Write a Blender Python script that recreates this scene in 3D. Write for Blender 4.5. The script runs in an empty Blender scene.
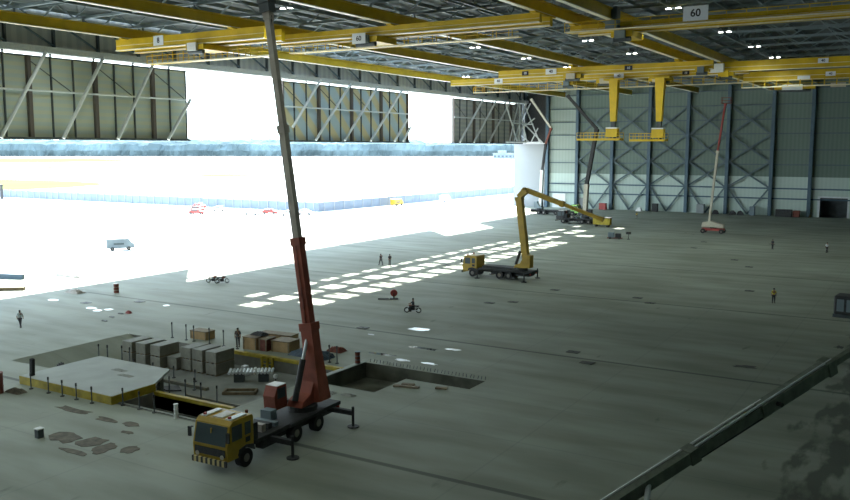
import bpy, math, random
from mathutils import Vector, Matrix
R = random.Random(7)
SC = bpy.context.scene
COL = SC.collection
PI = math.pi

# ------------------------------------------------------------------ materials
def mat(name, c, rough=.7, metal=0., var=.0, scale=3., c2=None, emit=0., spec=.4, stretch=None):
    m = bpy.data.materials.new(name); m.use_nodes = True
    nt = m.node_tree; b = nt.nodes['Principled BSDF']
    b.inputs['Base Color'].default_value = (*c, 1); b.inputs['Roughness'].default_value = rough
    b.inputs['Metallic'].default_value = metal; b.inputs['Specular IOR Level'].default_value = spec
    if emit:
        b.inputs['Emission Color'].default_value = (*c, 1); b.inputs['Emission Strength'].default_value = emit
    if var or c2:
        tc = nt.nodes.new('ShaderNodeTexCoord'); n = nt.nodes.new('ShaderNodeTexNoise')
        n.inputs['Scale'].default_value = scale; n.inputs['Detail'].default_value = 5
        src = tc.outputs['Object']
        if stretch:
            mp = nt.nodes.new('ShaderNodeMapping'); mp.inputs['Scale'].default_value = stretch
            nt.links.new(src, mp.inputs['Vector']); src = mp.outputs['Vector']
        nt.links.new(src, n.inputs['Vector'])
        r = nt.nodes.new('ShaderNodeValToRGB'); r.color_ramp.elements[0].position = .35; r.color_ramp.elements[1].position = .68
        lo = c2 if c2 else tuple(x * (1 - var) for x in c)
        r.color_ramp.elements[0].color = (*lo, 1); r.color_ramp.elements[1].color = (*c, 1)
        nt.links.new(n.outputs['Fac'], r.inputs['Fac']); nt.links.new(r.outputs['Color'], b.inputs['Base Color'])
    return m

M = dict(
    yellow=mat('crane_yellow', (.62, .42, .012), .45, var=.18, scale=.6),
    yellow2=mat('fascia_yellow', (.42, .32, .02), .6, var=.4, scale=1.5),
    truckyellow=mat('truck_yellow', (.42, .27, .02), .45, var=.25, scale=1.2),
    orange=mat('boom_orange', (.33, .08, .045), .6, var=.4, scale=1.0),
    tan=mat('boom_tan', (.40, .36, .30), .55, var=.25, scale=1.0),
    rail=mat('rail_pale', (.75, .72, .55), .4, var=.1),
    steel=mat('roof_steel', (.17, .22, .24), .6, var=.25, scale=.5),
    steeldark=mat('dark_steel', (.07, .085, .09), .6, var=.3, scale=1),
    column=mat('column_blue_grey', (.07, .12, .16), .6, var=.2, scale=1),
    brace=mat('brace_grey', (.085, .125, .14), .6, var=.2, scale=1),
    tube=mat('galvanised_tube', (.62, .66, .67), .4, var=.15, scale=1),
    deck=mat('roof_deck', (.12, .145, .16), .8, var=.5, scale=.35),
    black=mat('black_rubber', (.02, .02, .02), .8),
    dark=mat('chassis_dark', (.035, .036, .036), .7, var=.4),
    hub=mat('wheel_hub', (.16, .15, .13), .5),
    glass=mat('dark_glass', (.05, .07, .075), .3, spec=.3),
    white=mat('white_paint', (.72, .74, .72), .5, var=.08),
    cream=mat('cream_paint', (.50, .46, .36), .5, var=.15),
    red=mat('red_paint', (.34, .05, .04), .5, var=.15),
    rust=mat('rust_red', (.20, .06, .04), .8, var=.4),
    green=mat('lime_green', (.30, .55, .12), .5, var=.1),
    blue=mat('blue_tarp', (.03, .065, .10), .5, var=.5, scale=2),
    timber=mat('timber', (.42, .28, .13), .8, var=.3, scale=1.5),
    timber2=mat('raw_boards', (.22, .17, .10), .8, var=.35, scale=3),
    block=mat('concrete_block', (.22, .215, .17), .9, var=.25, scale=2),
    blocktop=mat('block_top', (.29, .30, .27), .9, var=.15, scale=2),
    conc=mat('pit_concrete', (.20, .20, .165), .9, var=.35, scale=.8),
    conc2=mat('pit_floor', (.22, .23, .20), .9, var=.3, scale=.5),
    slab=mat('slab_top', (.36, .39, .35), .8, var=.15, scale=.5),
    dirt=mat('loose_dirt', (.17, .15, .11), .95, var=.45, scale=2),
    stain=mat('dark_stain', (.035, .035, .028), .6, var=.4, scale=1.5),
    sheet=mat('glint_patch_white', (.88, .92, .94), .25, var=.2, scale=2),  # near-white for painted puddle glints and other white floor patches
    puddle=mat('water', (.05, .055, .05), .03, spec=1.),
    plate=mat('floor_plate', (.05, .055, .05), .6),
    sign=mat('sign_white', (.70, .74, .76), .5),
    ink=mat('sign_black', (.02, .02, .02), .6),
    lamp=mat('lamp_glow', (1., 1., .95), .5, emit=9.),
    fence=mat('fence_panel', (.15, .19, .235), .7, var=.2, scale=.3),
    fpost=mat('fence_post', (.20, .22, .23), .7),
    grass=mat('mown_grass', (.15, .19, .052), .95, var=.1, scale=.02, spec=0.),
    forest=mat('forest', (.11, .155, .165), .95, spec=0., var=.45, scale=.02),  # bluish foliage colour, lightened to carry the distance haze
    skin=mat('skin', (.25, .13, .08), .6), hair=mat('hair', (.015, .012, .01), .7),
    shirtw=mat('pale_shirt', (.45, .50, .50), .8), shirtd=mat('dark_shirt', (.04, .04, .05), .8),
    shirty=mat('yellow_vest', (.6, .5, .05), .8), trous=mat('dark_trousers', (.03, .03, .035), .8),
    trousg=mat('grey_trousers', (.12, .13, .14), .8),
    doorpale=mat('door_leaf_pale', (.23, .25, .255), .6, var=.06, scale=.2),
)

def striped(name, ca, cb, axis, pitch, rough=.6, extra=None, sharp=.5):
    """corrugated / banded sheet: two colours alternating along an axis of object space"""
    m = bpy.data.materials.new(name); m.use_nodes = True; nt = m.node_tree; b = nt.nodes['Principled BSDF']
    b.inputs['Roughness'].default_value = rough
    tc = nt.nodes.new('ShaderNodeTexCoord'); sp = nt.nodes.new('ShaderNodeSeparateXYZ'); nt.links.new(tc.outputs['Object'], sp.inputs[0])
    mu = nt.nodes.new('ShaderNodeMath'); mu.operation = 'MULTIPLY'; mu.inputs[1].default_value = 1 / pitch
    if axis == 'D':
        ad = nt.nodes.new('ShaderNodeMath'); ad.operation = 'ADD'; nt.links.new(sp.outputs['Y'], ad.inputs[0]); nt.links.new(sp.outputs['Z'], ad.inputs[1])
        nt.links.new(ad.outputs[0], mu.inputs[0])
    else: nt.links.new(sp.outputs[axis], mu.inputs[0])
    si = nt.nodes.new('ShaderNodeMath'); si.operation = 'PINGPONG'; si.inputs[1].default_value = 1; nt.links.new(mu.outputs[0], si.inputs[0])
    r = nt.nodes.new('ShaderNodeValToRGB'); r.color_ramp.elements[0].position = sharp - .1; r.color_ramp.elements[1].position = sharp + .1
    r.color_ramp.elements[0].color = (*ca, 1); r.color_ramp.elements[1].color = (*cb, 1)
    nt.links.new(si.outputs[0], r.inputs[0]); nt.links.new(r.outputs[0], b.inputs['Base Color'])
    return m
M['clad1'] = striped('cladding_green_grey', (.44, .47, .37), (.38, .45, .43), 'Z', .55)
M['clad2'] = striped('cladding_blue_yellow', (.36, .46, .50), (.52, .47, .28), 'D', 2.9, sharp=.55)
M['clad3'] = striped('cladding_grey', (.38, .38, .34), (.32, .33, .32), 'Z', .6)
M['header'] = striped('header_sheet', (.42, .44, .41), (.35, .37, .36), 'Y', .8)
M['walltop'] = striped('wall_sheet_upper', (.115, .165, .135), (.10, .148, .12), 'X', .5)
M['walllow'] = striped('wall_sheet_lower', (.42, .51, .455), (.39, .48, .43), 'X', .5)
M['hazard'] = striped('hazard_stripes', (.55, .45, .2), (.03, .03, .03), 'Y', .17)

def floor_mat():
    m = bpy.data.materials.new('hangar_floor'); m.use_nodes = True; nt = m.node_tree; L = nt.links.new
    b = nt.nodes['Principled BSDF']; tc = nt.nodes.new('ShaderNodeTexCoord')
    def noise(sc, st, det=4):
        mp = nt.nodes.new('ShaderNodeMapping'); mp.inputs['Scale'].default_value = st; L(tc.outputs['Object'], mp.inputs[0])
        n = nt.nodes.new('ShaderNodeTexNoise'); n.inputs['Scale'].default_value = sc; n.inputs['Detail'].default_value = det; L(mp.outputs[0], n.inputs[0]); return n.outputs['Fac']
    r1 = nt.nodes.new('ShaderNodeValToRGB'); e = r1.color_ramp.elements
    e[0].position = .3; e[0].color = (.225, .245, .195, 1); e[1].position = .7; e[1].color = (.31, .335, .275, 1)
    L(noise(.05, (1, 1, 1)), r1.inputs[0])
    r2 = nt.nodes.new('ShaderNodeValToRGB'); e = r2.color_ramp.elements
    e[0].position = .32; e[0].color = (.78, .78, .76, 1); e[1].position = .62; e[1].color = (1.06, 1.06, 1.06, 1)
    L(noise(.30, (.35, 1.4, 1), 8), r2.inputs[0])
    mx = nt.nodes.new('ShaderNodeMix'); mx.data_type = 'RGBA'; mx.blend_type = 'MULTIPLY'; mx.inputs[0].default_value = 1
    L(r1.outputs[0], mx.inputs[6]); L(r2.outputs[0], mx.inputs[7])
    # slab joints running across the hangar
    sp = nt.nodes.new('ShaderNodeSeparateXYZ'); L(tc.outputs['Object'], sp.inputs[0])
    col = mx.outputs[2]
    for axis, off, pitch, wid, dk in (('Y', 68.2, 29.3, .0075, .5), ('Y', 68.2, 7.325, .008, .88), ('X', -40.9, 9.8, .006, .9)):
        a = nt.nodes.new('ShaderNodeMath'); a.operation = 'SUBTRACT'; a.inputs[1].default_value = off; L(sp.outputs[axis], a.inputs[0])
        d = nt.nodes.new('ShaderNodeMath'); d.operation = 'DIVIDE'; d.inputs[1].default_value = pitch; L(a.outputs[0], d.inputs[0])
        p = nt.nodes.new('ShaderNodeMath'); p.operation = 'PINGPONG'; p.inputs[1].default_value = .5; L(d.outputs[0], p.inputs[0])
        g = nt.nodes.new('ShaderNodeMath'); g.operation = 'LESS_THAN'; g.inputs[1].default_value = wid; L(p.outputs[0], g.inputs[0])
        k = nt.nodes.new('ShaderNodeMix'); k.data_type = 'RGBA'; k.blend_type = 'MULTIPLY'; k.inputs[7].default_value = (dk, dk, dk * 1.03, 1)
        L(g.outputs[0], k.inputs[0]); L(col, k.inputs[6]); col = k.outputs[2]
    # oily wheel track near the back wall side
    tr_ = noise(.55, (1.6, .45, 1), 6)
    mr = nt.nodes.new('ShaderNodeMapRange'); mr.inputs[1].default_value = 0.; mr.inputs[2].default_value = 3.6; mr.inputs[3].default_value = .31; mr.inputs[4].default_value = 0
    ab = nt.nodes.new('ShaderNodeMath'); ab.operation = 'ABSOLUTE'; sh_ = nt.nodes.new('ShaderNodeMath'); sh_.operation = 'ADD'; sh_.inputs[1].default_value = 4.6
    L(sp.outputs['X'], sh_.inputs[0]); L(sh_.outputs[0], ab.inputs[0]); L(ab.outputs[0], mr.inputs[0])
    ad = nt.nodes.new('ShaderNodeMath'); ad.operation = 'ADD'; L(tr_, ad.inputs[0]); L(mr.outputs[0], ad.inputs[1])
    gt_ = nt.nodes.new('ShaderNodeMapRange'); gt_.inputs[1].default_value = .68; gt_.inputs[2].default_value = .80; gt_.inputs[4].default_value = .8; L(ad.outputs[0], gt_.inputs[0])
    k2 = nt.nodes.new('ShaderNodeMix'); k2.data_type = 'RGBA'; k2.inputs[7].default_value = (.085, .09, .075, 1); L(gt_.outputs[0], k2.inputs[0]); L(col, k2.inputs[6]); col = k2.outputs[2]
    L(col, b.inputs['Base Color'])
    b.inputs['Roughness'].default_value = .7; b.inputs['Specular IOR Level'].default_value = .12
    return m
M['floor'] = floor_mat(); M['lowboom'] = mat('low_boom_grey', (.15, .17, .13), .5, var=.4); M['wallbay'] = striped('wall_sheet_corner', (.27, .33, .29), (.25, .31, .27), 'X', .5); M['conc3'] = mat('dark_pit_concrete', (.13, .135, .10), .9, var=.5, scale=.6); M['headsteel'] = mat('header_steel', (.42, .45, .44), .6, var=.15)  # conc3 is a darker brown concrete tone for the open pit
M['apron'] = mat('apron_concrete', (.50, .50, .48), .9, var=.08, scale=.05)

def glazing_mat():
    m = bpy.data.materials.new('skylight_glazing'); m.use_nodes = True; nt = m.node_tree
    for n in list(nt.nodes):
        if n.type != 'OUTPUT_MATERIAL': nt.nodes.remove(n)
    t = nt.nodes.new('ShaderNodeBsdfTransparent'); t.inputs[0].default_value = (.93, .95, .95, 1)
    g = nt.nodes.new('ShaderNodeBsdfGlossy'); g.inputs['Roughness'].default_value = .1
    x = nt.nodes.new('ShaderNodeMixShader'); x.inputs[0].default_value = .05
    nt.links.new(t.outputs[0], x.inputs[1]); nt.links.new(g.outputs[0], x.inputs[2])
    nt.links.new(x.outputs[0], [n for n in nt.nodes if n.type == 'OUTPUT_MATERIAL'][0].inputs[0])
    return m
M['glazing'] = glazing_mat()

# ------------------------------------------------------------------ mesh builder
class MB:
    def __init__(s): s.v = []; s.f = []; s.mi = []; s.cur = 0
    def add(s, vs, fs):
        o = len(s.v); s.v += [tuple(v) for v in vs]; s.f += [tuple(i + o for i in f) for f in fs]; s.mi += [s.cur] * len(fs); return s
    def box(s, x0, x1, y0, y1, z0, z1):
        vs = [(x, y, z) for z in (z0, z1) for y in (y0, y1) for x in (x0, x1)]
        return s.add(vs, [(0, 2, 3, 1), (4, 5, 7, 6), (0, 1, 5, 4), (2, 6, 7, 3), (0, 4, 6, 2), (1, 3, 7, 5)])
    def cbox(s, c, d, rz=0):
        ca, sa = math.cos(rz), math.sin(rz); vs = []
        for z in (-1, 1):
            for y in (-1, 1):
                for x in (-1, 1):
                    lx, ly = x * d[0] / 2, y * d[1] / 2
                    vs.append((c[0] + lx * ca - ly * sa, c[1] + lx * sa + ly * ca, c[2] + z * d[2] / 2))
        return s.add(vs, [(0, 2, 3, 1), (4, 5, 7, 6), (0, 1, 5, 4), (2, 6, 7, 3), (0, 4, 6, 2), (1, 3, 7, 5)])
    def frame(s, p0, p1):
        d = (Vector(p1) - Vector(p0)).normalized()
        up = Vector((0, 0, 1)) if abs(d.z) < .95 else Vector((0, 1, 0))
        a = d.cross(up).normalized(); return a, a.cross(d).normalized()
    def beam(s, p0, p1, w, h=None, w1=None, h1=None):
        h = h or w; w1 = w1 or w; h1 = h1 or h; a, b = s.frame(p0, p1); vs = []
        for p, ww, hh in ((p0, w, h), (p1, w1, h1)):
            for i, j in ((-1, -1), (1, -1), (1, 1), (-1, 1)): vs.append(Vector(p) + a * ww / 2 * i + b * hh / 2 * j)
        return s.add(vs, [(0, 1, 2, 3), (7, 6, 5, 4), (0, 4, 5, 1), (1, 5, 6, 2), (2, 6, 7, 3), (3, 7, 4, 0)])
    def tube(s, p0, p1, r, r1=None, n=8):
        r1 = r if r1 is None else r1; a, b = s.frame(p0, p1); vs = []
        for p, rr in ((p0, r), (p1, r1)):
            for i in range(n): t = 2 * PI * i / n; vs.append(Vector(p) + (a * math.cos(t) + b * math.sin(t)) * rr)
        fs = [(i, (i + 1) % n, n + (i + 1) % n, n + i) for i in range(n)] + [tuple(range(n - 1, -1, -1)), tuple(range(n, 2 * n))]
        return s.add(vs, fs)
    def prism(s, prof, y0, y1):   # profile in XZ extruded along Y
        n = len(prof); vs = [(x, y0, z) for x, z in prof] + [(x, y1, z) for x, z in prof]
        return s.add(vs, [tuple(range(n)), tuple(range(2 * n - 1, n - 1, -1))] + [(i, n + i, n + (i + 1) % n, (i + 1) % n) for i in range(n)])
    def prismz(s, prof, z0, z1):
        n = len(prof); vs = [(x, y, z0) for x, y in prof] + [(x, y, z1) for x, y in prof]
        return s.add(vs, [tuple(range(n - 1, -1, -1)), tuple(range(n, 2 * n))] + [(i, (i + 1) % n, n + (i + 1) % n, n + i) for i in range(n)])
    def ball(s, c, r, sz=(1, 1, 1), n=8, k=5, jit=0):
        vs = [(c[0], c[1], c[2] - r * sz[2])]; fs = []
        for j in range(1, k):
            t = PI * j / k - PI / 2
            for i in range(n):
                p = 2 * PI * i / n; q = r * (1 + R.uniform(-jit, jit))
                vs.append((c[0] + q * sz[0] * math.cos(t) * math.cos(p), c[1] + q * sz[1] * math.cos(t) * math.sin(p), c[2] + q * sz[2] * math.sin(t)))
        vs.append((c[0], c[1], c[2] + r * sz[2])); T = len(vs) - 1
        for i in range(n):
            fs.append((0, 1 + (i + 1) % n, 1 + i)); fs.append((T, T - n + i, T - n + (i + 1) % n))
            for j in range(k - 2):
                a = 1 + j * n; fs.append((a + i, a + (i + 1) % n, a + n + (i + 1) % n, a + n + i))
        return s.add(vs, fs)
    def torus(s, c, Rr, r, n=20, k=6):  # axis along Y
        vs = []
        for i in range(n):
            t = 2 * PI * i / n
            for j in range(k):
                p = 2 * PI * j / k; q = Rr + r * math.cos(p); vs.append((c[0] + q * math.cos(t), c[1] + r * math.sin(p), c[2] + q * math.sin(t)))
        fs = [(i * k + j, i * k + (j + 1) % k, ((i + 1) % n) * k + (j + 1) % k, ((i + 1) % n) * k + j) for i in range(n) for j in range(k)]
        return s.add(vs, fs)
    def build(s, name, m, parent=None, smooth=False, bevel=0):
        me = bpy.data.meshes.new(name); me.from_pydata(s.v, [], s.f)
        ms = m if isinstance(m, (list, tuple)) else [m]
        for x in ms: me.materials.append(M[x] if isinstance(x, str) else x)
        if len(ms) > 1: me.polygons.foreach_set('material_index', s.mi)
        me.update(); o = bpy.data.objects.new(name, me); COL.objects.link(o)
        if parent: o.parent = parent
        if smooth:
            for p in me.polygons: p.use_smooth = True
        if bevel:
            b = o.modifiers.new('Bevel', 'BEVEL'); b.width = bevel; b.segments = 2; b.limit_method = 'ANGLE'
        return o
def tag(o, label=None, cat=None, group=None, kind=None):
    if label: o['label'] = label
    if cat: o['category'] = cat
    if group: o['group'] = group
    if kind: o['kind'] = kind
    return o
def empty(name, loc, rz=0, label=None, cat=None, group=None, kind=None):
    o = bpy.data.objects.new(name, None); COL.objects.link(o); o.location = loc; o.rotation_euler = (0, 0, rz); o.empty_display_size = .3
    return tag(o, label, cat, group, kind)
def copy_tree(o, parent=None):
    c = o.copy(); COL.objects.link(c)
    if parent: c.parent = parent
    for ch in list(o.children): copy_tree(ch, c)
    return c
def struct(o, label=None, cat=None): return tag(o, label, cat, kind='structure')

# ================================================================== SETTING
XD = -111.0            # door plane
YE = 243.0             # far end wall
ZT = 37.5              # roof deck
XR, YN = 14.0, -60.0   # walls behind the viewer
# ---- floor with the open pits cut out
holes = [(-67., -41.2, 42.4, 54.66), (-49.0, -41.2, 39.1, 42.15), (-40.7, -35.0, 50.5, 57.5), (-35.0, -29.35, 54.9, 57.5)]
xs = sorted({XD, XR, *[h[0] for h in holes], *[h[1] for h in holes]}); ys = sorted({YN, YE, *[h[2] for h in holes], *[h[3] for h in holes]})
fl = MB()
for i in range(len(xs) - 1):
    for j in range(len(ys) - 1):
        cx, cy = (xs[i] + xs[i + 1]) / 2, (ys[j] + ys[j + 1]) / 2
        if any(h[0] < cx < h[1] and h[2] < cy < h[3] for h in holes): continue
        fl.add([(xs[i], ys[j], 0), (xs[i + 1], ys[j], 0), (xs[i + 1], ys[j + 1], 0), (xs[i], ys[j + 1], 0)], [(0, 1, 2, 3)])
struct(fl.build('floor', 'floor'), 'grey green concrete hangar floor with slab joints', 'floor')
# ---- pits: walls and bottoms
def pit(name, x0, x1, y0, y1, zb, label, sides='NSEW', mw='conc', mf='conc2'):
    w = MB().box(x0 - .3, x1 + .3, y0 - .3, y1 + .3, zb - .3, zb)
    o = w.build(name, mf)
    q = MB()
    if 'N' in sides: q.box(x0, x1, y1, y1 + .25, zb, -.004)
    if 'S' in sides: q.box(x0, x1, y0 - .25, y0, zb, -.004)
    if 'W' in sides: q.box(x0 - .25, x0, y0, y1, zb, -.004)
    if 'E' in sides: q.box(x1, x1 + .25, y0, y1, zb, -.004)
    q.build('pit_wall', mw, o)
    return struct(o, label, 'pit')
pa = pit('floor_pit', -67., -41.2, 42.4, 54.66, -1.2, 'sunken work area with pallets of blocks', 'NSE')
MB().add([(-67, 42.4, 0), (-62.6, 42.4, -1.19), (-62.6, 54.66, -1.19), (-67, 54.66, 0)], [(0, 1, 2, 3)]).build('ramp', 'floor', pa)
pb = pit('floor_pit', -49., -41.2, 39.1, 42.15, -2.4, 'deep trench beside the crane truck', 'NSEW')
pc = pit('floor_pit', -40.7, -35., 50.5, 57.5, -1.3, 'wide open pit behind the crane truck', 'NWS', 'conc3', 'conc3')
pd = pit('floor_pit', -35., -29.35, 54.9, 57.5, -1.3, 'narrow arm of the open pit', 'NSE', 'conc3', 'conc3')
MB().box(-35.0, -34.75, 50.5, 54.9, -1.3, -.004).build('pit_wall', 'conc3', pc)
# yellow steel edge angles round the pits
t = MB().box(-56, -41.0, 54.6, 54.95, .0, .07).box(-56, -41.0, 54.58, 54.66, -.22, .06); t.build('edge_angle', 'yellow2', pa)
t = MB().box(-49, -41.2, 42.12, 42.42, .0, .06).box(-49, -41.2, 42.06, 42.16, -.2, .05); t.build('edge_angle', 'yellow2', pb)
t = MB().box(-49, -41.2, 38.85, 39.1, .0, .05); t.build('edge_angle', 'conc2', pb)
t = MB().box(-41.2, -40.7, 50.5, 57.5, .0, .06); t.build('edge_angle', 'slab', pc)

# ---- outdoors
a = MB().add([(XD, -3000, -.02), (XD, 8000, -.02), (-7000, 8000, -.02), (-7000, -3000, -.02)], [(0, 1, 2, 3)])
struct(a.build('apron', 'apron'), 'pale sunlit concrete apron outside the hangar', 'ground')
def strip(pts, label):
    o = MB().add([(x, y, .02) for x, y in pts], [tuple(range(len(pts)))]).build('grass_strip', 'grass'); tag(o, label, 'grass', kind='stuff')
def gp(px, py, z=0.):     # world point of a ground feature seen at a bearing (used for the far landscape only)
    F = 850.; P = math.atan(102 / F); Y = math.radians(31.2)
    f = Vector((-math.sin(Y) * math.cos(P), math.cos(Y) * math.cos(P), -math.sin(P))); r = Vector((math.cos(Y), math.sin(Y), 0)); u = r.cross(f)
    d = f + r * ((px - 425) / F) + u * ((250 - py) / F); t = (z - 18) / d.z; return (d.x * t, d.y * t)
strip([gp(-60, 178), gp(-60, 190), gp(20, 190), gp(70, 187.5), gp(115, 184), gp(70, 181)], 'yellow green grass strip nearest the boundary fence')
strip([gp(-60, 159), gp(-60, 163), gp(60, 162.5), gp(180, 160), gp(60, 158)], 'long grass strip on the far airfield at the left')
strip([gp(150, 174.5), gp(210, 176.5), gp(330, 175.5), gp(230, 173.8)], 'thin grass strip on the airfield seen through the open doorway')
strip([gp(-60, 167.5), gp(-60, 169.2), gp(60, 168.6), gp(110, 167.2), gp(50, 166.8)], 'thin grass strip between the two larger ones')
# far forest belt
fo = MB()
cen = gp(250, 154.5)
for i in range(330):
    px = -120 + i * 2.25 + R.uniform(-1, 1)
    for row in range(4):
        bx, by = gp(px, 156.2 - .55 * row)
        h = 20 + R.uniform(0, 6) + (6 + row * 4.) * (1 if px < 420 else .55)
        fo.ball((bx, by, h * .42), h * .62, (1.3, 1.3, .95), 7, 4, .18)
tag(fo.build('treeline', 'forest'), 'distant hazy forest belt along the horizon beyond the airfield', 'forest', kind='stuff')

# boundary fence: two runs
def fence(p0, p1, h, label, pitch=3.2):
    root = empty('boundary_fence', (p0[0], p0[1], 0), 0, label, 'fence')
    v = Vector((p1[0] - p0[0], p1[1] - p0[1], 0)); L = v.length; d = v.normalized()
    MB().beam((0, 0, h / 2), tuple(v + Vector((0, 0, h / 2))), .12, h).build('fence_panel', 'fence', root)
    n = int(L / pitch)
    for i in range(min(n, 98)):
        q = d * (i + .5) * L / min(n, 98)
        MB().box(q.x - .15, q.x + .15, q.y - .2, q.y + .15, 0, h + .15).build('fence_post', 'fpost', root)
fence((-345, 187.5), (-150.5, 190.5), 2.7, 'bluish sheet metal boundary fence running left beyond the apron', 3.4)
fence((-150.5, 190.5), (-142.5, 430), 2.7, 'grey boundary fence with pale posts receding to the right', 4.5)

# ---- walls
def wall(name, mb, m, label): return struct(mb.build(name, m), label, 'wall')
wb = empty('wall_back', (0, YE, 0)); struct(wb, 'far end wall with sheet cladding and cross braced columns', 'wall')
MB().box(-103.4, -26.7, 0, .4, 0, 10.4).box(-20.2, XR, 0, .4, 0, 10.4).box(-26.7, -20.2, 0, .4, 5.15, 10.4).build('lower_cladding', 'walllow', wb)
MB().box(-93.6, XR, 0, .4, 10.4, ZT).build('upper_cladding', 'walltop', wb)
MB().box(-103.4, -93.6, 0, .4, 10.4, ZT).build('corner_cladding', 'wallbay', wb)
MB().box(-26.7, -20.2, 5, 5.2, 0, 5.2).box(-26.9, -26.7, .3, 5.2, 0, 5.2).box(-20.2, -20, .3, 5.2, 0, 5.2).box(-26.7, -20.2, .3, 5.2, 5.15, 5.3).box(-27, -20, .0, 5.2, -.1, 0).build('doorway_recess', 'steeldark', wb)
MB().box(-27.3, -26.7, -.15, 0, 0, 5.4).box(-20.2, -19.7, -.15, 0, 0, 5.4).box(-27.3, -19.7, -.15, 0, 5.1, 5.5).build('door_frame', 'tube', wb)
colx = [-103.2, -93.6, -82.8, -71.9, -61.1, -50.3, -38.9, -29.3, -18, -7, 4]
for i, x in enumerate(colx):
    w = .42
    MB().box(x - w, x + w, -1.15, -1.0, 0, ZT).box(x - w, x + w, -.15, 0, 0, ZT).box(x - .07, x + .07, -1.0, -.15, 0, ZT).build('column', 'column', wb)
MB().box(-115, -103.9, .6, .9, 19.2, ZT).build('outer_cladding', 'dark', wb)
MB().box(-103.9, -103.2, -.9, .4, 0, ZT).build('corner_column', 'steeldark', wb)
for z in (4.6, 7.3): MB().box(-103.2, XR, -.55, -.3, z - .18, z + .18).build('girt', 'column', wb)
for z in (13.6, 17.5, 21.8, 25.6, 29.5, 33.5): MB().box(-103.2, XR, -.28, -.02, z - .14, z + .14).build('girt', 'brace', wb)
for i in range(2, 7):
    xa, xb = colx[i], colx[i + 1] if i < 7 else None
    if i == 1: continue
    y = -.75
    for (z0, z1) in ((7.5, 14.3), (14.3, 21.6), (21.6, 29.3)):
        if i == 6 : continue
        MB().beam((xa + .4, y, z0), (xb - .4, y, z1), .18, .42).beam((xa + .4, y - .05, z1), (xb - .4, y - .05, z0), .18, .42).build('cross_brace', 'brace', wb)
    if i < 6:
        xm = (xa + xb) / 2
        MB().beam((xa + .4, y, 7.2), (xm, y, .2), .18, .42).beam((xm, y, .2), (xb - .4, y, 7.2), .18, .42).build('knee_brace', 'brace', wb)
xa, xb = colx[1], colx[2]
for (z0, z1) in ((7.5, 14.3), (14.3, 21.6), (21.6, 29.3)):
    MB().beam((xa + .4, -.75, z0), (xb - .4, -.75, z1), .18, .42).beam((xa + .4, -.8, z1), (xb - .4, -.8, z0), .18, .42).build('cross_brace', 'brace', wb)
xm = (xa + xb) / 2; MB().beam((xa + .4, -.75, 7.2), (xm, -.75, .2), .18, .42).beam((xm, -.75, .2), (xb - .4, -.75, 7.2), .18, .42).build('knee_brace', 'brace', wb)
MB().box(-101.5, -97.2, -.2, 0, 0, 4.3).build('service_door', 'white', wb); MB().box(-93, -90, -.2, 0, 0, 3.2).build('service_door', 'doorpale', wb)
wall('wall_right', MB().box(XR, XR + .4, YN, YE, 0, ZT), 'walltop', 'side wall behind the viewpoint')
wall('wall_front', MB().box(XD, XR, YN - .4, YN, 0, ZT), 'walltop', 'near end wall behind the viewpoint')
# door side wall: solid near end, header above the doors
wl = empty('wall_left', (XD, 0, 0)); struct(wl, 'door side wall with a deep sheeted header above the hangar doors', 'wall')
MB().box(-.4, 0, YN, -5, 0, ZT).build('solid_bay', 'clad3', wl)
MB().box(-1.9, -.2, -5, YE, 31.5, ZT).build('header_cladding', 'header', wl)
MB().box(-.2, 1.0, -5, YE, 31.45, 32.35).build('bottom_chord', 'headsteel', wl)
MB().box(-.2, .5, -5, YE, 36.3, 36.9).build('top_chord', 'headsteel', wl)
for k in range(28):
    y = 34 + k * 7.6
    if y > YE: break
    MB().box(-.2, .25, y - .16, y + .16, 32.3, 36.4).build('header_post', 'steeldark', wl)
    MB().beam((.5, y, 36.2), (.5, y + 7.4, 32.5), .2, .24).build('header_brace', 'brace', wl)
MB().box(-.6, .4, YE - 1, YE + .4, 19.4, ZT).build('corner_post', 'steeldark', wl)
# tall pale leaf standing in line with the end wall, beyond the corner
o = MB().box(-114.6, -103.9, YE - .1, YE + .5, 0, 19.2).build('door_4', 'doorpale'); struct(o, 'tall plain pale door leaf standing at the corner of the end wall', 'door')
MB().box(-114.8, -103.9, YE + .0, YE + .6, 19.2, 19.5).build('door_frame', 'tube', o)

# ---- raised door leaves
def leaf(n, y0, y1, m, tubes, label):
    root = empty('door_%d' % n, (XD, y0, 0)); struct(root, label, 'door'); L = y1 - y0; zb, zt = 19.45, 31.0
    MB().box(-.5, -.25, 0, L, zb, zt).build('cladding', m, root)
    MB().box(-.6, .5, -.1, L + .1, zb - .25, zb + .1).build('bottom_rail', 'steeldark', root)
    MB().box(-.3, .1, 0, L, zt - .15, zt + .05).build('top_rail', 'steeldark', root)
    MB().tube((.45, 0, 26.1), (.45, L, 26.1), .14).build('middle_rail', 'tube', root)
    k = max(2, round(L / 3.75)); 
    for i in range(k + 1):
        y = i * L / k; big = i % 3 == 0
        w = .28 if big else .1
        MB().box(-.26, .35 if big else -.02, max(0, y - w), min(L, y + w), zb, zt).build('mullion', 'steeldark' if not big else M['wood'], root)
    for (ya, za, yb, zb2) in tubes:
        MB().tube((.75, ya - y0, za), (1.0, yb - y0, zb2), .27).build('brace_tube', 'tube', root)
    for i in range(0, k, 3):
        y = i * L / k; MB().beam((.1, y, 30.4), (.1, min(L, y + 7), 26.1), .08, .12).build('diagonal_rod', 'steeldark', root)
    # hangers up to the header
    for i in range(0, k + 1, 2):
        y = i * L / k; MB().box(-.2, 0, max(0, y - .12), min(L, y + .12), zt, 31.5).build('hanger', 'steeldark', root)
M['wood'] = mat('mullion_brown', (.10, .085, .075), .7)
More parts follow.
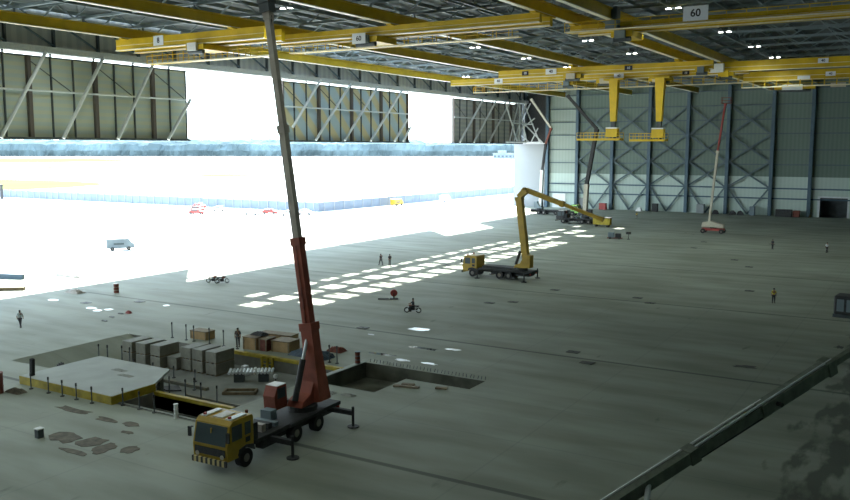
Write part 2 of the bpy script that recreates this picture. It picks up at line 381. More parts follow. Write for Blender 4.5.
leaf(1, 20, 104.8, 'clad1', [(y, 19.4, y + 7.4, 31.6) for y in (41.2, 51.0, 60.8, 70.2, 79.9, 89.6)] + [(99.7, 19.4, 104.7, 26.2)], 'raised green grey hangar door leaf at the left with steel brace tubes')
leaf(2, 129.4, 175.2, 'clad2', [(131.6, 22.1, 140.4, 31.9), (138.8, 19.6, 150.8, 31.7), (148.7, 19.6, 161.0, 31.7), (158.5, 19.6, 171.0, 31.3), (168.3, 19.6, 173.5, 24.8), (172., 19.6, 175, 23)], 'raised hangar door leaf with blue and yellow diagonal bands behind the boom')
leaf(3, 197.6, 240.5, 'clad3', [(200, 19.6, 213, 31.5), (208, 19.6, 221, 31.5), (217, 19.6, 230, 31.5)], 'raised plain grey hangar door leaf nearest the far end wall')
# lattice bracing tower by the corner, above the pale leaf
lt = empty('corner_lattice', (0, 0, 0), 0, 'pale steel lattice brace above the tall pale door leaf', 'steel frame', kind='structure')
def lat(p, q, r=.2): MB().tube(p, q, r).build('lattice_tube', 'tube', lt)
yl = 241.2
for a_, b_ in (((-114.5, 19.6), (-108.5, 31.5)), ((-116.5, 31), (-104.3, 19.6)), ((-110.5, 31.2), (-105.2, 19.6)), ((-110.4, 19.6), (-110.4, 28.5)), ((-113, 25.2), (-107.5, 25.2)), ((-114.2, 19.6), (-104.6, 19.8)), ((-112.3, 22.5), (-108.5, 19.6)), ((-108.2, 19.6), (-105.9, 24)), ((-113.9, 22), (-107, 27))):
    lat((a_[0], yl, a_[1]), (b_[0], yl, b_[1]))

for a_, b_ in (((226, 31.4), (234.5, 19.7)), ((232, 19.7), (240.5, 31.4)), ((229, 19.7), (235, 31.4)), ((235, 31.4), (241.5, 19.7)), ((231, 25.4), (241, 25.4)), ((227, 19.8), (241.5, 19.8)), ((236, 19.8), (236, 31.2)), ((238.5, 25.4), (234.5, 19.8))):
    lat((-109.6, a_[0], a_[1]), (-109.6, b_[0], b_[1]), .22)

# ---- ceiling with the skylight row above the door side
sx = [(-103.6, -102.3), (-100.6, -97.3), (-95.4, -91.9)]
sy = [(102.6 + 4.9 * k, 102.6 + 4.9 * k + 3.1) for k in range(24)]
skip = {(0, 0), (0, 2), (0, 16), (1, 19), (2, 0), (0, 17), (2, 17), (2, 18), (2, 20), (2, 21), (0, 22), (1, 22), (2, 22), (1, 23)}
xs = sorted({XD, XR, *[v for p in sx for v in p]}); ys = sorted({YN, YE, *[v for p in sy for v in p]})
ce = MB(); gl = []
for i in range(len(xs) - 1):
    for j in range(len(ys) - 1):
        r_ = next((k for k, p in enumerate(sx) if abs(p[0] - xs[i]) < 1e-6 and abs(p[1] - xs[i + 1]) < 1e-6), None); c_ = next((k for k, p in enumerate(sy) if abs(p[0] - ys[j]) < 1e-6 and abs(p[1] - ys[j + 1]) < 1e-6), None)
        if r_ is not None and c_ is not None and (r_, c_) not in skip: gl.append((xs[i], xs[i + 1], ys[j], ys[j + 1])); continue
        ce.box(xs[i], xs[i + 1], ys[j], ys[j + 1], ZT, ZT + .15)
struct(ce.build('ceiling', 'deck'), 'dark profiled roof deck', 'ceiling')
wi = MB()
for q in gl: wi.add([(q[0], q[2], ZT + .08), (q[1], q[2], ZT + .08), (q[1], q[3], ZT + .08), (q[0], q[3], ZT + .08)], [(0, 1, 2, 3)])
struct(wi.build('window_1', 'glazing'), 'row of roof lights along the door side', 'window')

# ---- roof trusses across the hangar, purlins along it
def truss(y, n):
    root = empty('roof_truss', (0, y, 0)); struct(root, 'grey steel roof truss number %d from the near end' % n, 'roof truss')
    zb, zt = 35., 37.2
    MB().box(XD, XR, -.2, .2, zb - .16, zb + .16).build('bottom_chord', 'steel', root)
    MB().box(XD, XR, -.2, .2, zt - .15, zt + .15).build('top_chord', 'steel', root)
    w = MB(); k = 32; st = (XR - XD) / k
    for i in range(k):
        x = XD + i * st; w.beam((x, 0, zb if i % 2 else zt), (x + st, 0, zt if i % 2 else zb), .16)
    w.build('web', 'steel', root)
n = 0
yy = 6.
while yy < 240:
    n += 1; truss(yy, n); yy += 9.8
pl = empty('roof_purlins', (0, 0, 0)); struct(pl, 'lengthwise steel purlins under the roof deck', 'purlins')
for x in [-107, -88.2, -84.5, -80] + [-75.5 + 4.9 * i for i in range(18)]:
    MB().box(x - .1, x + .1, YN, YE, 36.75, 37.25).build('purlin', 'steel', pl)
for x in (-88.3, -68., -48.8, -29.):     # lengthwise lattice girders
    gmb = MB().box(x - .15, x + .15, YN, YE, 34.7, 35.0)
    y = YN
    while y < YE - 3: gmb.beam((x, y, 35), (x, y + 2.45, 37), .13).beam((x, y + 2.45, 37), (x, y + 4.9, 35), .13); y += 4.9
    gmb.build('lattice_girder', 'steel', pl)
# ceiling lamps
def lamp(x, y, label):
    pl_ = bpy.data.lights.new('lamp_light', 'SPOT'); pl_.energy = 1100; pl_.spot_size = math.radians(150); pl_.spot_blend = .8; pl_.color = (.88, 1, .93); pl_.shadow_soft_size = .4
    po = bpy.data.objects.new('lamp_light', pl_); COL.objects.link(po); po.location = (x, y, 34.6)
    root = empty('high_bay_lamp', (x, y, 35.2), 0, label, 'lamp', 'twin high bay lamps under the roof')
    MB().box(-.9, .9, -.08, .08, .0, .1).tube((0, 0, .05), (0, 0, 2.2), .03).build('bracket', 'steeldark', root)
    for s in (-.6, .6):
        h = MB().tube((s, 0, -.45), (s, 0, .1), .36, .12, 12).build('reflector', 'tube', root)
        MB().tube((s, 0, -.5), (s, 0, -.44), .32, .34, 12).build('lens', 'lamp', h)
for x, y, l in [(-100.9, 76.2, 'beside the left end of the nearest crane'), (-68.8, 81.4, 'just right of the tall boom head'), (-100.8, 123.6, 'above the banded door leaf'), (-68.3, 129.0, 'left of the middle of the roof'), (-68.2, 149.4, 'in the middle of the roof, right of its twin row'),
                (-48.8, 130.0, 'above the end wall crane, left of the double runway'), (-48.6, 151.5, 'close above the far crane girder'), (-28.9, 105.6, 'left of the large white number sign'), (-28.2, 130.6, 'below the large white number sign'), (-27.9, 151.9, 'on the dark right side of the roof'), (-98.2, 180.9, 'above the left end of the far crane'), (-27.9, 171.8, 'lowest on the dark right side of the roof'), (-68.1, 170.1, 'just above the long yellow far girder')]:
    lamp(x, y, 'twin roof lamp ' + l)

# ================================================================== OVERHEAD CRANES
for x, y in ((-100.9, 34), (-68.5, 34), (-48.7, 34), (-28, 34), (-68.5, 55), (-48.7, 12), (-28, 12), (-68.5, 8)):
    lamp(x, y, 'twin roof lamp over the near end of the hangar, above the picture')
def runway(x, y0, label):
    root = empty('crane_runway', (x, y0, 33.), 0, label, 'crane runway', 'yellow crane runway beams'); L = YE - 1.3 - y0
    MB().box(-.12, .12, 0, L, .1, 1.25).build('web', 'yellow', root)
    MB().box(-.32, .32, 0, L, 0, .1).build('bottom_flange', 'rail', root)
    MB().box(-.32, .32, 0, L, 1.25, 1.38).build('top_flange', 'yellow', root)
    y = (6 - y0) % 9.8
    while y < L: MB().box(-.1, .1, y - .1, y + .1, 1.38, 1.9).build('hanger', 'steel', root); y += 9.8
for x, l in ((-97.6, 'nearest the hangar doors'), (-77.3, 'second in from the hangar doors'), (-58.6, 'third in, passing behind the tall boom sign'), (-39.6, 'left beam of the close pair at the right'), (-34.6, 'right beam of the close pair at the right')):
    runway(x, 6., 'long yellow overhead runway beam ' + l)

def text_mesh(txt, size, name, parent, M4, m='ink'):
    cu = bpy.data.curves.new(name, 'FONT'); cu.body = txt; cu.size = size; cu.extrude = .01; cu.align_x = 'CENTER'; cu.align_y = 'CENTER'; cu.offset = size * .02
    ob = bpy.data.objects.new(name + '_tmp', cu); COL.objects.link(ob); bpy.context.view_layer.update()
    me = bpy.data.meshes.new_from_object(ob.evaluated_get(bpy.context.evaluated_depsgraph_get()))
    bpy.data.objects.remove(ob); me.transform(M4); me.materials.clear(); me.materials.append(M[m])
    o = bpy.data.objects.new(name, me); COL.objects.link(o); o.parent = parent; return o
def sign(parent, x, y, z, w, h, txt, backing='sign', ink='ink', ts=None):
    s = MB().box(x - w / 2, x + w / 2, y - .04, y, z - h / 2, z + h / 2).build('sign_plate', backing, parent)
    if txt: text_mesh(txt, ts or h * .75, 'lettering', s, Matrix.Translation((x, y - .055, z)) @ Matrix.Rotation(PI / 2, 4, 'X'), ink)
    return s
def bridge(label, x0, x1, ys, zb, hg, plat=None, trolley=None, signs=(), wheels=(), lips=True):
    """underhung bridge crane: girders along X at the given Y's"""
    root = empty('bridge_crane', (x0, ys[0], zb), 0, label, 'overhead crane'); L = x1 - x0
    for i, y in enumerate(ys):
        yy = y - ys[0]; dz = -.0 * i
        g = MB().box(0, L, yy - .35, yy + .35, dz, hg + dz)
        g.build('girder', 'yellow', root)
        if lips: MB().box(0, L, yy - .5, yy - .35, dz - .02, dz + .1).box(0, L, yy - .37, yy - .34, hg * .42, hg * .46).build('girder_rail', 'rail', root)
    for wx in wheels:
        e = MB().box(wx - x0 - .35, wx - x0 + .35, -1.4, ys[-1] - ys[0] + 1.4, min(hg, 33 - zb - .15), 33 - zb).build('end_carriage', 'yellow', root)
    if plat:
        py, pz, pa_, pb_ = plat; qy = py - ys[0]; qz = pz - zb
        p = MB().box(pa_ - x0, pb_ - x0, qy - .5, qy + .5, qz, qz + .1).build('walkway', 'yellow', root)
        MB().box(pa_ - x0, pb_ - x0, qy - .56, qy - .5, qz - .02, qz + .14).build('toe_board', 'rail', p)
        rl = MB(); x = pa_ - x0
        while x < pb_ - x0:
            rl.box(x - .04, x + .04, qy - .55, qy - .47, qz, qz + 1.15); rl.box(x - .05, x + .05, qy + .4, qy + .5, qz, 0 + .1 if qz < 0 else qz + 1.1); x += 2.1
        rl.box(pa_ - x0, pb_ - x0, qy - .55, qy - .49, qz + 1.1, qz + 1.18).box(pa_ - x0, pb_ - x0, qy - .55, qy - .49, qz + .55, qz + .61)
        rl.build('handrail', 'yellow', p)
    for (tx, w, dz, c) in (trolley or ()):
        h = MB().box(tx - x0 - w / 2, tx - x0 + w / 2, -.9, ys[-1] - ys[0] + .6, -.75 + dz, -.05 + dz).build('hoist_trolley', 'yellow', root)
        MB().box(tx - x0 - w * .3, tx - x0 + w * .2, -1.3, -.9, -.9 + dz, .1 + dz).build('motor_box', c, h)
        MB().tube((tx - x0 - w * .4, -.6, -1. + dz), (tx - x0 + w * .4, -.6, -1. + dz), .3, n=10).build('rope_drum', 'steeldark', h)
    for (sx_, dz, w, h, txt, bk, ik) in signs: sign(root, sx_ - x0, -.42, dz, w, h, txt, bk, ik)
    return root
# nearest crane at the left, between the first two runways
bridge('short yellow crane bridge at upper left, left of the tall boom', -99.8, -72.5, (81.8, 85.), 31.45, 1.5, plat=(86.2, 29.9, -98.5, -75.), wheels=(-97.6, -77.3), signs=((-91.2, .9, 1.9, 1.3, '8', 'sign', 'ink'),), trolley=((-84, 3.2, 0, 'white'),))
# second crane, long one with the lit walkway rail
c2 = bridge('long yellow crane bridge carrying a white number board right of the tall boom', -79, -39.2, (89.6, 92.6), 31.85, 1.1, plat=(93.8, 31.0, -78.5, -43.6), wheels=(-77.3, -58.6, -39.6), trolley=((-62.5, 3.6, -.0, 'steel'),), signs=())
sign(c2, -63.0 + 79, -1.45, -.35, 2.0, 1.25, '60', ts=.8)
c3 = bridge('dark yellow walkway crane at the top right carrying a large white number board', -40.2, 13, (101.2, 104.), 31.95, .95, plat=(99.6, 31.85, -40.2, 13), wheels=(-39.6, -34.6, 6), trolley=((-33.5, 2.6, -.1, 'steel'),))
MB().box(5.0, 6.4, -1.9, -.6, .0, 2.6).build('control_cabinet', 'steel', c3)
sign(c3, -24.6 + 40.2, -2.25, 1.0, 2.75, 1.6, '60', ts=1.15)
# far cranes before the end wall
bridge('far yellow crane girder hung one row nearer than the lowest one', -73.6, -33.8, (149.,), 31.15, 1.45, wheels=(-58.6, -39.6), signs=((-68.0, .75, 1.3, .8, '10', 'ink', 'sign'), (-62.8, .85, 2.1, 1.0, '40', 'sign', 'ink'), (-48.2, .8, 1.4, .8, '10', 'ink', 'sign')), trolley=((-58.5, 3.4, .2, 'cream'), (-33.7 - 1.8, 2.2, .3, 'steel')))
bridge('lowest and farthest of the yellow crane bridges before the far end wall', -92., -30.6, (163.,), 31.25, 1.3, plat=(165.2, 29.75, -87.5, -31), wheels=(-77.3, -58.6, -39.6), signs=((-80.5, .65, 1.9, 1.0, '40', 'sign', 'ink'), (-54.6, .6, 1.9, .9, '40', 'sign', 'ink'), (-41.8, .6, 1.3, .7, '10', 'ink', 'sign')), trolley=((-65., 2.4, 0, 'steel'), (-57., 4, .1, 'cream'), (-46.5, 4.4, 0, 'cream')))
c6 = bridge('thick yellow crane girder at far right with a white plate near its right end', -34.9, 13, (158.,), 31.3, 1.75, wheels=(-34.6, 6), signs=((-18.0, 1.15, 1.6, .8, '40', 'sign', 'ink'),), trolley=((-33.5, 2.6, 0, 'yellow'),))
MB().box(-1.3, 1.1, -1.4, -.6, -.1, 1.4).build('control_cabinet', 'white', c6)
bridge('second thick yellow crane girder at far right, just below the plated one', -34.5, 13, (178.,), 30.9, 1.85, plat=(176.8, 29.6, -34.5, 13), wheels=(-34.6, 6), signs=((-18.9, .9, 1.7, .8, '40', 'sign', 'ink'), (-23.5, .35, 2.2, .7, '', 'sign', 'ink'), (-17.5, -1.2, 2.6, .8, '', 'cream', 'ink')), trolley=((-25, 7.2, -1., 'sign'),))

# telescopic work platforms hanging from the far cranes
def mast(x, y, zt, zb_, px0, px1, label):
    root = empty('hanging_platform', (x, y, zb_), 0, label, 'work platform', 'yellow telescopic masts with work platforms'); H = zt - zb_
    MB().beam((0, 0, H), (0, 0, H * .30), 1.75, 1.5, 1.05, .9).build('outer_mast', 'yellow', root)
    MB().beam((0, 0, H * .32), (0, 0, .0), .8, .7).build('inner_mast', 'steeldark', root)
    MB().box(-1.9, 1.9, -.9, .9, H - .3, H + .05).build('mast_head', 'yellow', root)
    MB().box(-1.1, 1.1, -1.2, .2, .5, 2.1).build('drive_box', 'yellow', root); MB().box(-1.1, 1.1, -1.25, .25, 2.1, 2.35).build('box_lid', 'white', root)
    MB().box(px0 - x, px1 - x, -1.2, 1.2, -.15, .25).build('deck', 'yellow', root)
    r = MB(); q = px0 - x
    while q <= px1 - x + .01:
        for yy in (-1.15, 1.15): r.box(q - .04, q + .04, yy - .04, yy + .04, .2, 1.35)
        q += (px1 - px0) / 6
    for zz in (.8, 1.35):
        for yy in (-1.15, 1.15): r.box(px0 - x, px1 - x, yy - .04, yy + .04, zz - .04, zz + .04)
    r.build('handrail', 'yellow', root)
mast(-54.9, 161.0, 31.2, 19.6, -61.9, -53.2, 'yellow hanging mast and work platform left of its twin, beside the dark crane boom')
mast(-46.0, 161.0, 31.2, 19.4, -51.3, -44.6, 'yellow hanging mast and work platform right of its twin, nearer the man lift')

# ================================================================== VEHICLES
def wheel(parent, x, y, r, w, hubm='hub'):
    o = MB().tube((x, y - w / 2, r), (x, y + w / 2, r), r, n=20).build('wheel', 'black', parent)
    s = 1 if y > 0 else -1
    MB().tube((x, y + s * (w / 2 - .03), r), (x, y + s * (w / 2 + .03), r), r * .52, r * .4, n=14).build('hub', hubm, o)
def boom(root, pts, ws, ms, collar=.12, tilt=None):
    """telescopic / jointed boom: pts in local space, one section between each pair"""
    for i in range(len(pts) - 1):
        s = MB().beam(pts[i], pts[i + 1], ws[i], ws[i] * 1.05).build('boom_section', ms[i], root)
        d = (Vector(pts[i + 1]) - Vector(pts[i])).normalized()
        MB().beam(tuple(Vector(pts[i + 1]) - d * .45), tuple(Vector(pts[i + 1]) + d * .05), ws[i] + collar, ws[i] * 1.05 + collar).build('collar', ms[i], s)
def truck(label, loc, rz, L=10.5, W=2.5, axles=(1.5, 6.3, 7.7), cab='truckyellow', body='dark', sup='orange', turret=7., boom_pts=None, boom_w=None, boom_m=None, outr=(3.6, 9.0), big=True, base=(.9, 1.2), cyl=True, rear_box=None, outm='dark', name='truck_crane', cat='crane truck'):
    root = empty(name, loc, rz, label, cat)          # local +X is forward, origin under the front bumper
    r = .54; h = W / 2
    MB().box(-L, -.3, -.45, .45, .75, 1.05).box(-L, -2.4, -h + .05, h - .05, 1.05, 1.3).box(-L + .3, -4.4, -.8, .8, .55, .8).build('chassis', body, root, bevel=.03)
    for ax in axles:
        for s in (-1, 1): wheel(root, -ax, s * (h - .2), r, .42)
        MB().tube((-ax, -h + .3, r), (-ax, h - .3, r), .12).build('axle', body, root)
    fx = -axles[0]
    # forward-control cab
    c = MB().prism([(-.05, .75), (0, 1.55), (-.28, 2.75), (-.55, 2.95), (-2.15, 2.95), (-2.25, 2.8), (-2.25, 1.0), (fx - .68, 1.0), (fx - .55, 1.2), (fx + .55, 1.2), (fx + .68, .75)], -h, h).build('cab', cab, root, bevel=.05)
    MB().prism([(.03, 1.62), (-.235, 2.68), (-.28, 2.68), (-.02, 1.62)], -h + .14, h - .14).build('windscreen', 'glass', c)
    MB().box(-.20, -.12, -.04, .04, 1.6, 2.5).build('screen_pillar', cab, c)
    MB().box(-.015, .03, -h + .15, h - .15, 1.0, 1.42).build('grille', 'dark', c)
    MB().box(.0, .12, -h, h, .5, .82).build('bumper', 'hazard', c)
    for s in (-1, 1):
        MB().box(-1.25, -.42, s * h - .02, s * h + .02, 1.8, 2.65).build('door_window', 'glass', c)
        MB().box(-2.0, -1.5, s * h - .02, s * h + .02, 1.9, 2.62).build('rear_window', 'glass', c)
        MB().box(-1.95, -1.55, s * h - .015, s * h + .015, 1.45, 1.75).build('side_vent', 'dark', c)
        MB().tube((.02, s * (h - .35), 1.0), (.06, s * (h - .35), 1.0), .13, n=12).build('headlight', 'cream', c)
        MB().box(.02, .12, s * (h + .15) - .1, s * (h + .15) + .1, 1.9, 2.45).box(-.1, .05, s * h - .02, s * (h + .15), 2.4, 2.44).build('mirror', 'dark', c)
        MB().prism([(fx + .72, .85), (fx + .6, 1.2), (fx, 1.32), (fx - .6, 1.2), (fx - .72, .85), (fx - .62, .85), (fx, 1.18), (fx + .62, .85)], s * h - .05 if s > 0 else s * h - .06, s * h + .06 if s > 0 else s * h + .05).build('wheel_arch', 'dark', c)
        MB().box(-.75, -.6, s * (h - .35) - .07, s * (h - .35) + .07, 2.95, 3.14).build('beacon', 'red', c)
    if big:
        MB().box(-1.9, -.55, -h + .12, -h + .5, 2.95, 3.02).build('roof_hatch', 'white', c); MB().box(-1.9, -.55, h - .55, h - .15, 2.95, 3.02).build('roof_hatch', 'white', c)
        MB().box(-1.8, -.7, -.35, .35, 2.95, 3.0).build('roof_panel', 'cream', c)
        MB().tube((-2.45, .6, 1.2), (-2.45, .6, 3.0), .09).build('exhaust', 'rust', root)
        MB().box(-2.75, -2.35, -h + .1, h - .1, 1.3, 2.3).build('engine_cover', 'dark', root)
        MB().box(-4.3, -3.1, -h + .05, -h + .6, .55, 1.05).build('fuel_tank', 'tan', root)
        MB().box(-4.3, -3.1, h - .6, h - .05, .55, 1.05).build('tool_box', 'dark', root)
        for k in range(3): MB().box(-5.2 + k * .6, -4.85 + k * .6, -.9 + .3 * k, .7, 1.3, 1.55 + .1 * k).build('deck_box', ('steel', 'dark', 'tan')[k], root)
        MB().box(-6.2, -5.6, -1.0, -.2, 1.3, 1.9).build('deck_box', 'steel', root)
    for s in (-1, 1):
        MB().box(-L, -L + .1, s * (h - .3) - .15, s * (h - .3) + .15, .8, 1.0).build('tail_light', 'red', root)
        MB().prism([(-axles[1] + .75, 1.1), (-axles[1] + .6, 1.28), (-axles[-1] - .6, 1.28), (-axles[-1] - .75, 1.1), (-axles[-1] - .7, 1.08), (-axles[1] + .7, 1.08)], s * (h - .2) - .24, s * (h - .2) + .24).build('mudguard', body, root)
    for ox in outr:
        for s in (-1, 1):
            e = h + 1.5 if big else h + 1.0
            b_ = MB().beam((-ox, s * .4, .95), (-ox, s * e, .95), .28, .3).build('outrigger', outm, root)
            MB().tube((-ox, s * e, .06), (-ox, s * e, 1.35), .09, n=10).build('jack', 'dark', b_); MB().tube((-ox, s * e, 0), (-ox, s * e, .07), .38, n=12).build('pad', 'dark', b_)
    MB().tube((-turret, 0, 1.28), (-turret, 0, 1.6), .95, n=20).build('turntable', 'dark', root)
    MB().prism([(-turret + .9, 1.6), (-turret + .7, 2.0), (-turret - .1, 2.3), (-turret - .7, 3.5), (-turret - 1.6, 3.4), (-turret - 1.6, 1.7)], -.6, .6).build('superstructure', sup, root, bevel=.04)
    if big:
        oc = MB().prism([(-turret + 2.0, 1.6), (-turret + 2.1, 2.5), (-turret + 1.8, 3.1), (-turret + .9, 3.1), (-turret + .8, 1.6)], -1.5, -.6).build('operator_cabin', sup, root)
        MB().box(-turret + 1.0, -turret + 1.8, -.62, -.58, 2.3, 2.95).build('cabin_window', 'glass', oc); MB().box(-turret + .9, -turret + 1.8, -1.5, -.6, 3.1, 3.14).build('cabin_roof', 'white', oc)
        MB().tube((-turret - 1.5, -.6, 2.2), (-turret - 1.5, .6, 2.2), .4, n=14).build('winch_drum', 'dark', root)
        MB().box(-turret - 1.9, -turret - 1.4, -.8, .8, 1.6, 2.1).build('counterweight', sup, root)
    if rear_box: MB().box(*rear_box).build('rear_body', body, root)
    if boom_pts:
        Mi = (Matrix.Translation(Vector(loc)) @ Matrix.Rotation(rz, 4, 'Z')).inverted()
        P = [Mi @ Vector(p) for p in boom_pts]; boom(root, [tuple(p) for p in P], boom_w, boom_m)
        if cyl:
            a0 = Vector((-turret + .8, 0, 2.0)); tgt = P[0].lerp(P[1], cyl if isinstance(cyl, float) else .7)
            b_ = MB().tube(tuple(a0), tuple(a0.lerp(tgt, .55)), .2, n=10).build('lift_cylinder', 'dark', root); MB().tube(tuple(a0.lerp(tgt, .5)), tuple(tgt), .11, n=8).build('piston_rod', 'tube', b_)
    return root, (P if boom_pts else None)
# --- the big yellow truck crane in front
fwd = math.atan2(-.999, .048)
def bp(z, y=42.5): return (-34.0 - (z - 2.9) * .1475, y, z)
t1, P = truck('yellow cab truck crane with a tall orange and grey boom standing by the pit', (-33.95, 32.9, 0), fwd, L=11.2, turret=8.6, axles=(1.6, 6.3, 8.6), sup='orange', outr=(3.9, 10.3),
      boom_pts=[bp(2.6), bp(6.7), bp(12.2), bp(19.4), bp(26.6), bp(27.6)], boom_w=(.82, .58, .44, .38, .72), boom_m=('orange', 'orange', 'tan', 'tan', 'steeldark'), cyl=.95, outm='dark')
MB().tube(tuple(P[4] + Vector((0, .3, -.2))), tuple(P[4] + Vector((0, .3, -3))), .03).build('hoist_rope', 'dark', t1)
MB().beam(tuple(P[0] + Vector((.0, 0, -.9))), tuple(P[0].lerp(P[1], .8)), 1.25, 1.3, .72, .8).build('boom_cradle', 'orange', t1)
MB().beam(tuple(P[1].lerp(P[2], 0) + Vector((.33, .0, 0))), tuple(P[2] + Vector((.28, 0, 0))), .08).build('hose_rail', 'rust', t1)
# --- yellow truck with folded boom in the middle of the hangar
truck('yellow cab truck with a jointed yellow boom folded over, on the open floor', (-57.3, 106.1, 0), PI, L=10.4, turret=8.5, axles=(1.6, 5.8, 7.2), sup='truckyellow', cab='truckyellow', outr=(2.9, 10.0), big=False,
      boom_pts=[(-48.2, 106.6, 2.2), (-49.4, 106.6, 11.3), (-48.4, 106.6, 12.3), (-43.0, 106.8, 10.5), (-37.6, 107.1, 8.7)], boom_w=(.85, .75, .6, .42), boom_m=('truckyellow', 'truckyellow', 'truckyellow', 'truckyellow'), cyl=.35, name='boom_truck', cat='boom truck',
      rear_box=(-8.4, -3.0, -.9, .9, 1.3, 1.65))
# --- dark crane near the end wall
truck('dark crane truck with a tall dark jointed boom before the far end wall', (-79.2, 193.2, 0), PI, L=12.5, turret=7.0, axles=(1.8, 6.6, 8.2, 9.8), cab='dark', sup='dark', outr=(4.0, 11.5), big=True,
      boom_pts=[(-72.5, 193.6, 2.4), (-72.2, 193.6, 9.4), (-70.0, 193.6, 22.4), (-77.5, 193.6, 30.4)], boom_w=(.95, .8, .6), boom_m=('cream', 'dark', 'dark'), cyl=.6)
ob = MB().box(-68.2, -64.2, 187.4, 188.8, .5, 2.0).build('scrap_skip', 'yellow2'); tag(ob, 'dull yellow loading skip beside the dark crane truck', 'skip')
MB().box(-68.3, -64.1, 187.3, 188.9, 2.0, 2.15).build('rim', 'dark', ob); MB().box(-67.8, -67.4, 187.4, 188.8, 0, .5).box(-65, -64.6, 187.4, 188.8, 0, .5).build('skid', 'dark', ob)
# --- green truck lift near the corner
truck('lime green cab truck with a thin jointed lift boom near the pale door leaf', (-82.0, 215.4, 0), 0, L=14, turret=11.6, axles=(1.8, 6.5, 10., 11.5), cab='green', sup='steel', outr=(3.6, 13.2), big=False,
      boom_pts=[(-93.6, 215.6, 2.2), (-93.2, 215.6, 12), (-92.3, 215.6, 19), (-90.8, 215.6, 23.3), (-96.8, 215.6, 31.2)], boom_w=(.8, .55, .5, .5), boom_m=('white', 'dark', 'rust', 'cream'), cyl=.4, name='lift_truck', cat='lift truck')
# --- crane whose low boom crosses the lower right corner
A = Vector((-9.75, 29.91, 4.73)); B = Vector((-3.01, 41.65, 8.94)); D = (B - A)
foot = A - D * .58
t5, P5 = truck('truck crane below the viewpoint with a long low boom crossing the lower right corner', (foot.x + 3.2, foot.y - 7.4, 0), math.atan2(-D.y, -D.x), L=10.5, turret=8.2, axles=(1.6, 6.0, 7.5), sup='tan', cab='truckyellow', outr=(3.6, 9.8),
      boom_pts=[tuple(foot), tuple(A + D * .30), tuple(A + D * .60), tuple(A + D * .90), tuple(A + D * 1.5)], boom_w=(.46, .42, .52, .26), boom_m=('lowboom', 'lowboom', 'lowboom', 'lowboom'), cyl=.8)
u = (P5[3] - P5[0]).normalized(); s_ = u.cross(Vector((0, 0, 1))).normalized()
n_ = s_.cross(u)
MB().tube(tuple(P5[0] - s_ * .24 + n_ * .24), tuple(P5[2] - s_ * .2 + n_ * .24), .055).build('highlight_rod', 'white', t5)  # white rod stands in for the bright highlight along the boom edge
MB().tube(tuple(P5[1].lerp(P5[2], .0) + n_ * .27 + s_ * .1), tuple(P5[3] + n_ * .3 + s_ * .1), .05).build('hydraulic_pipe', 'tube', t5)
MB().tube(tuple(P5[2].lerp(P5[3], .1) - s_ * .5), tuple(P5[2].lerp(P5[3], .1) + s_ * .5), .1).build('pivot_pin', 'dark', t5)
MB().tube(tuple(P5[1] - n_ * .28 + s_ * .1), tuple(P5[2].lerp(P5[3], .6) - n_ * .34 + s_ * .1), .07).build('hose', 'dark', t5)

# --- man lift
ml = empty('man_lift', (-40.9, 186, 0), 0, 'cream man lift with red chassis and red tipped boom before the braced wall', 'man lift')
MB().box(-2.2, 2.3, -.8, .8, .55, 1.05).build('chassis', 'red', ml, bevel=.05)
for x in (-1.9, 1.9):
    for y in (-1.0, 1.0): wheel(ml, x, y, .48, .4)
MB().prism([(-2.3, 1.3), (-2.1, 2.3), (-.4, 2.6), (1.2, 2.1), (2.2, 1.9), (2.2, 1.25)], -.8, .8).build('turret_body', 'cream', ml, bevel=.05)
MB().tube((0, 0, 1.0), (0, 0, 1.35), .7, n=16).build('turntable', 'dark', ml)
boom(ml, [(-.9, 0, 2.2), (.3, 0, 17.4), (1.45, 0, 27.2)], (.44, .34), ('cream', 'red'))
bk = MB().box(.7, 2.6, -.7, .7, 27.2, 27.3).build('basket', 'rust', ml)
rb = MB()
for x in (.72, 2.58):
    for y in (-.68, .68): rb.box(x - .04, x + .04, y - .04, y + .04, 27.3, 28.4)
for z in (27.8, 28.4):
    for y in (-.68, .68): rb.box(.7, 2.6, y - .03, y + .03, z - .03, z + .03)
    for x in (.72, 2.58): rb.box(x - .03, x + .03, -.7, .7, z - .03, z + .03)
rb.build('basket_rail', 'rust', bk)

# --- parked cars outside
def car(x, y, rz, m, label, van=False):
    root = empty('parked_car', (x, y, 0), rz, label, 'car', 'cars parked by the boundary fence')
    pr = [(-2.1, .35), (-2.15, .85), (-1.7, 1.0), (-1.2, 1.45), (.5, 1.5), (1.15, 1.0), (2.1, .85), (2.15, .35)] if not van else [(-2.3, .4), (-2.3, 2.1), (1.4, 2.1), (2.0, 1.3), (2.35, 1.1), (2.35, .4)]
    MB().prism(pr, -.85, .85).build('body', m, root, bevel=.06)
    MB().box(-1.15, .6, -.87, .87, 1.02, 1.36).build('side_windows', 'glass', root)
    MB().prism([(.62, 1.42), (1.12, 1.03), (1.16, 1.05), (.66, 1.46)], -.7, .7).build('windscreen', 'glass', root)
    for wx in (-1.35, 1.4):
        for wy in (-.78, .78): wheel(root, wx, wy, .33, .2)
car(-158.2, 171.5, .1, 'white', 'white car left of the red one by the fence')
car(-157.0, 177.2, .3, 'red', 'small red car between two white ones by the fence')
car(-148.2, 174.9, .1, 'white', 'white car partly behind the tall boom')
car(-146.8, 180.0, .2, 'white', 'white car at the right end of the parked row')
car(-191., 184, -.1, 'red', 'red car at the left end of the parked row')
car(-176.2, 177.5, .2, 'white', 'white car with red neighbours near the left end of the row')
car(-173.5, 166., .4, 'red', 'red car parked nearest the hangar')
car(-182.0, 174.5, .1, 'rust', 'dull red car in the middle of the left group')
car(-124, 100.2, 1.0, 'steel', 'grey van alone on the apron before the open doorway', van=True)
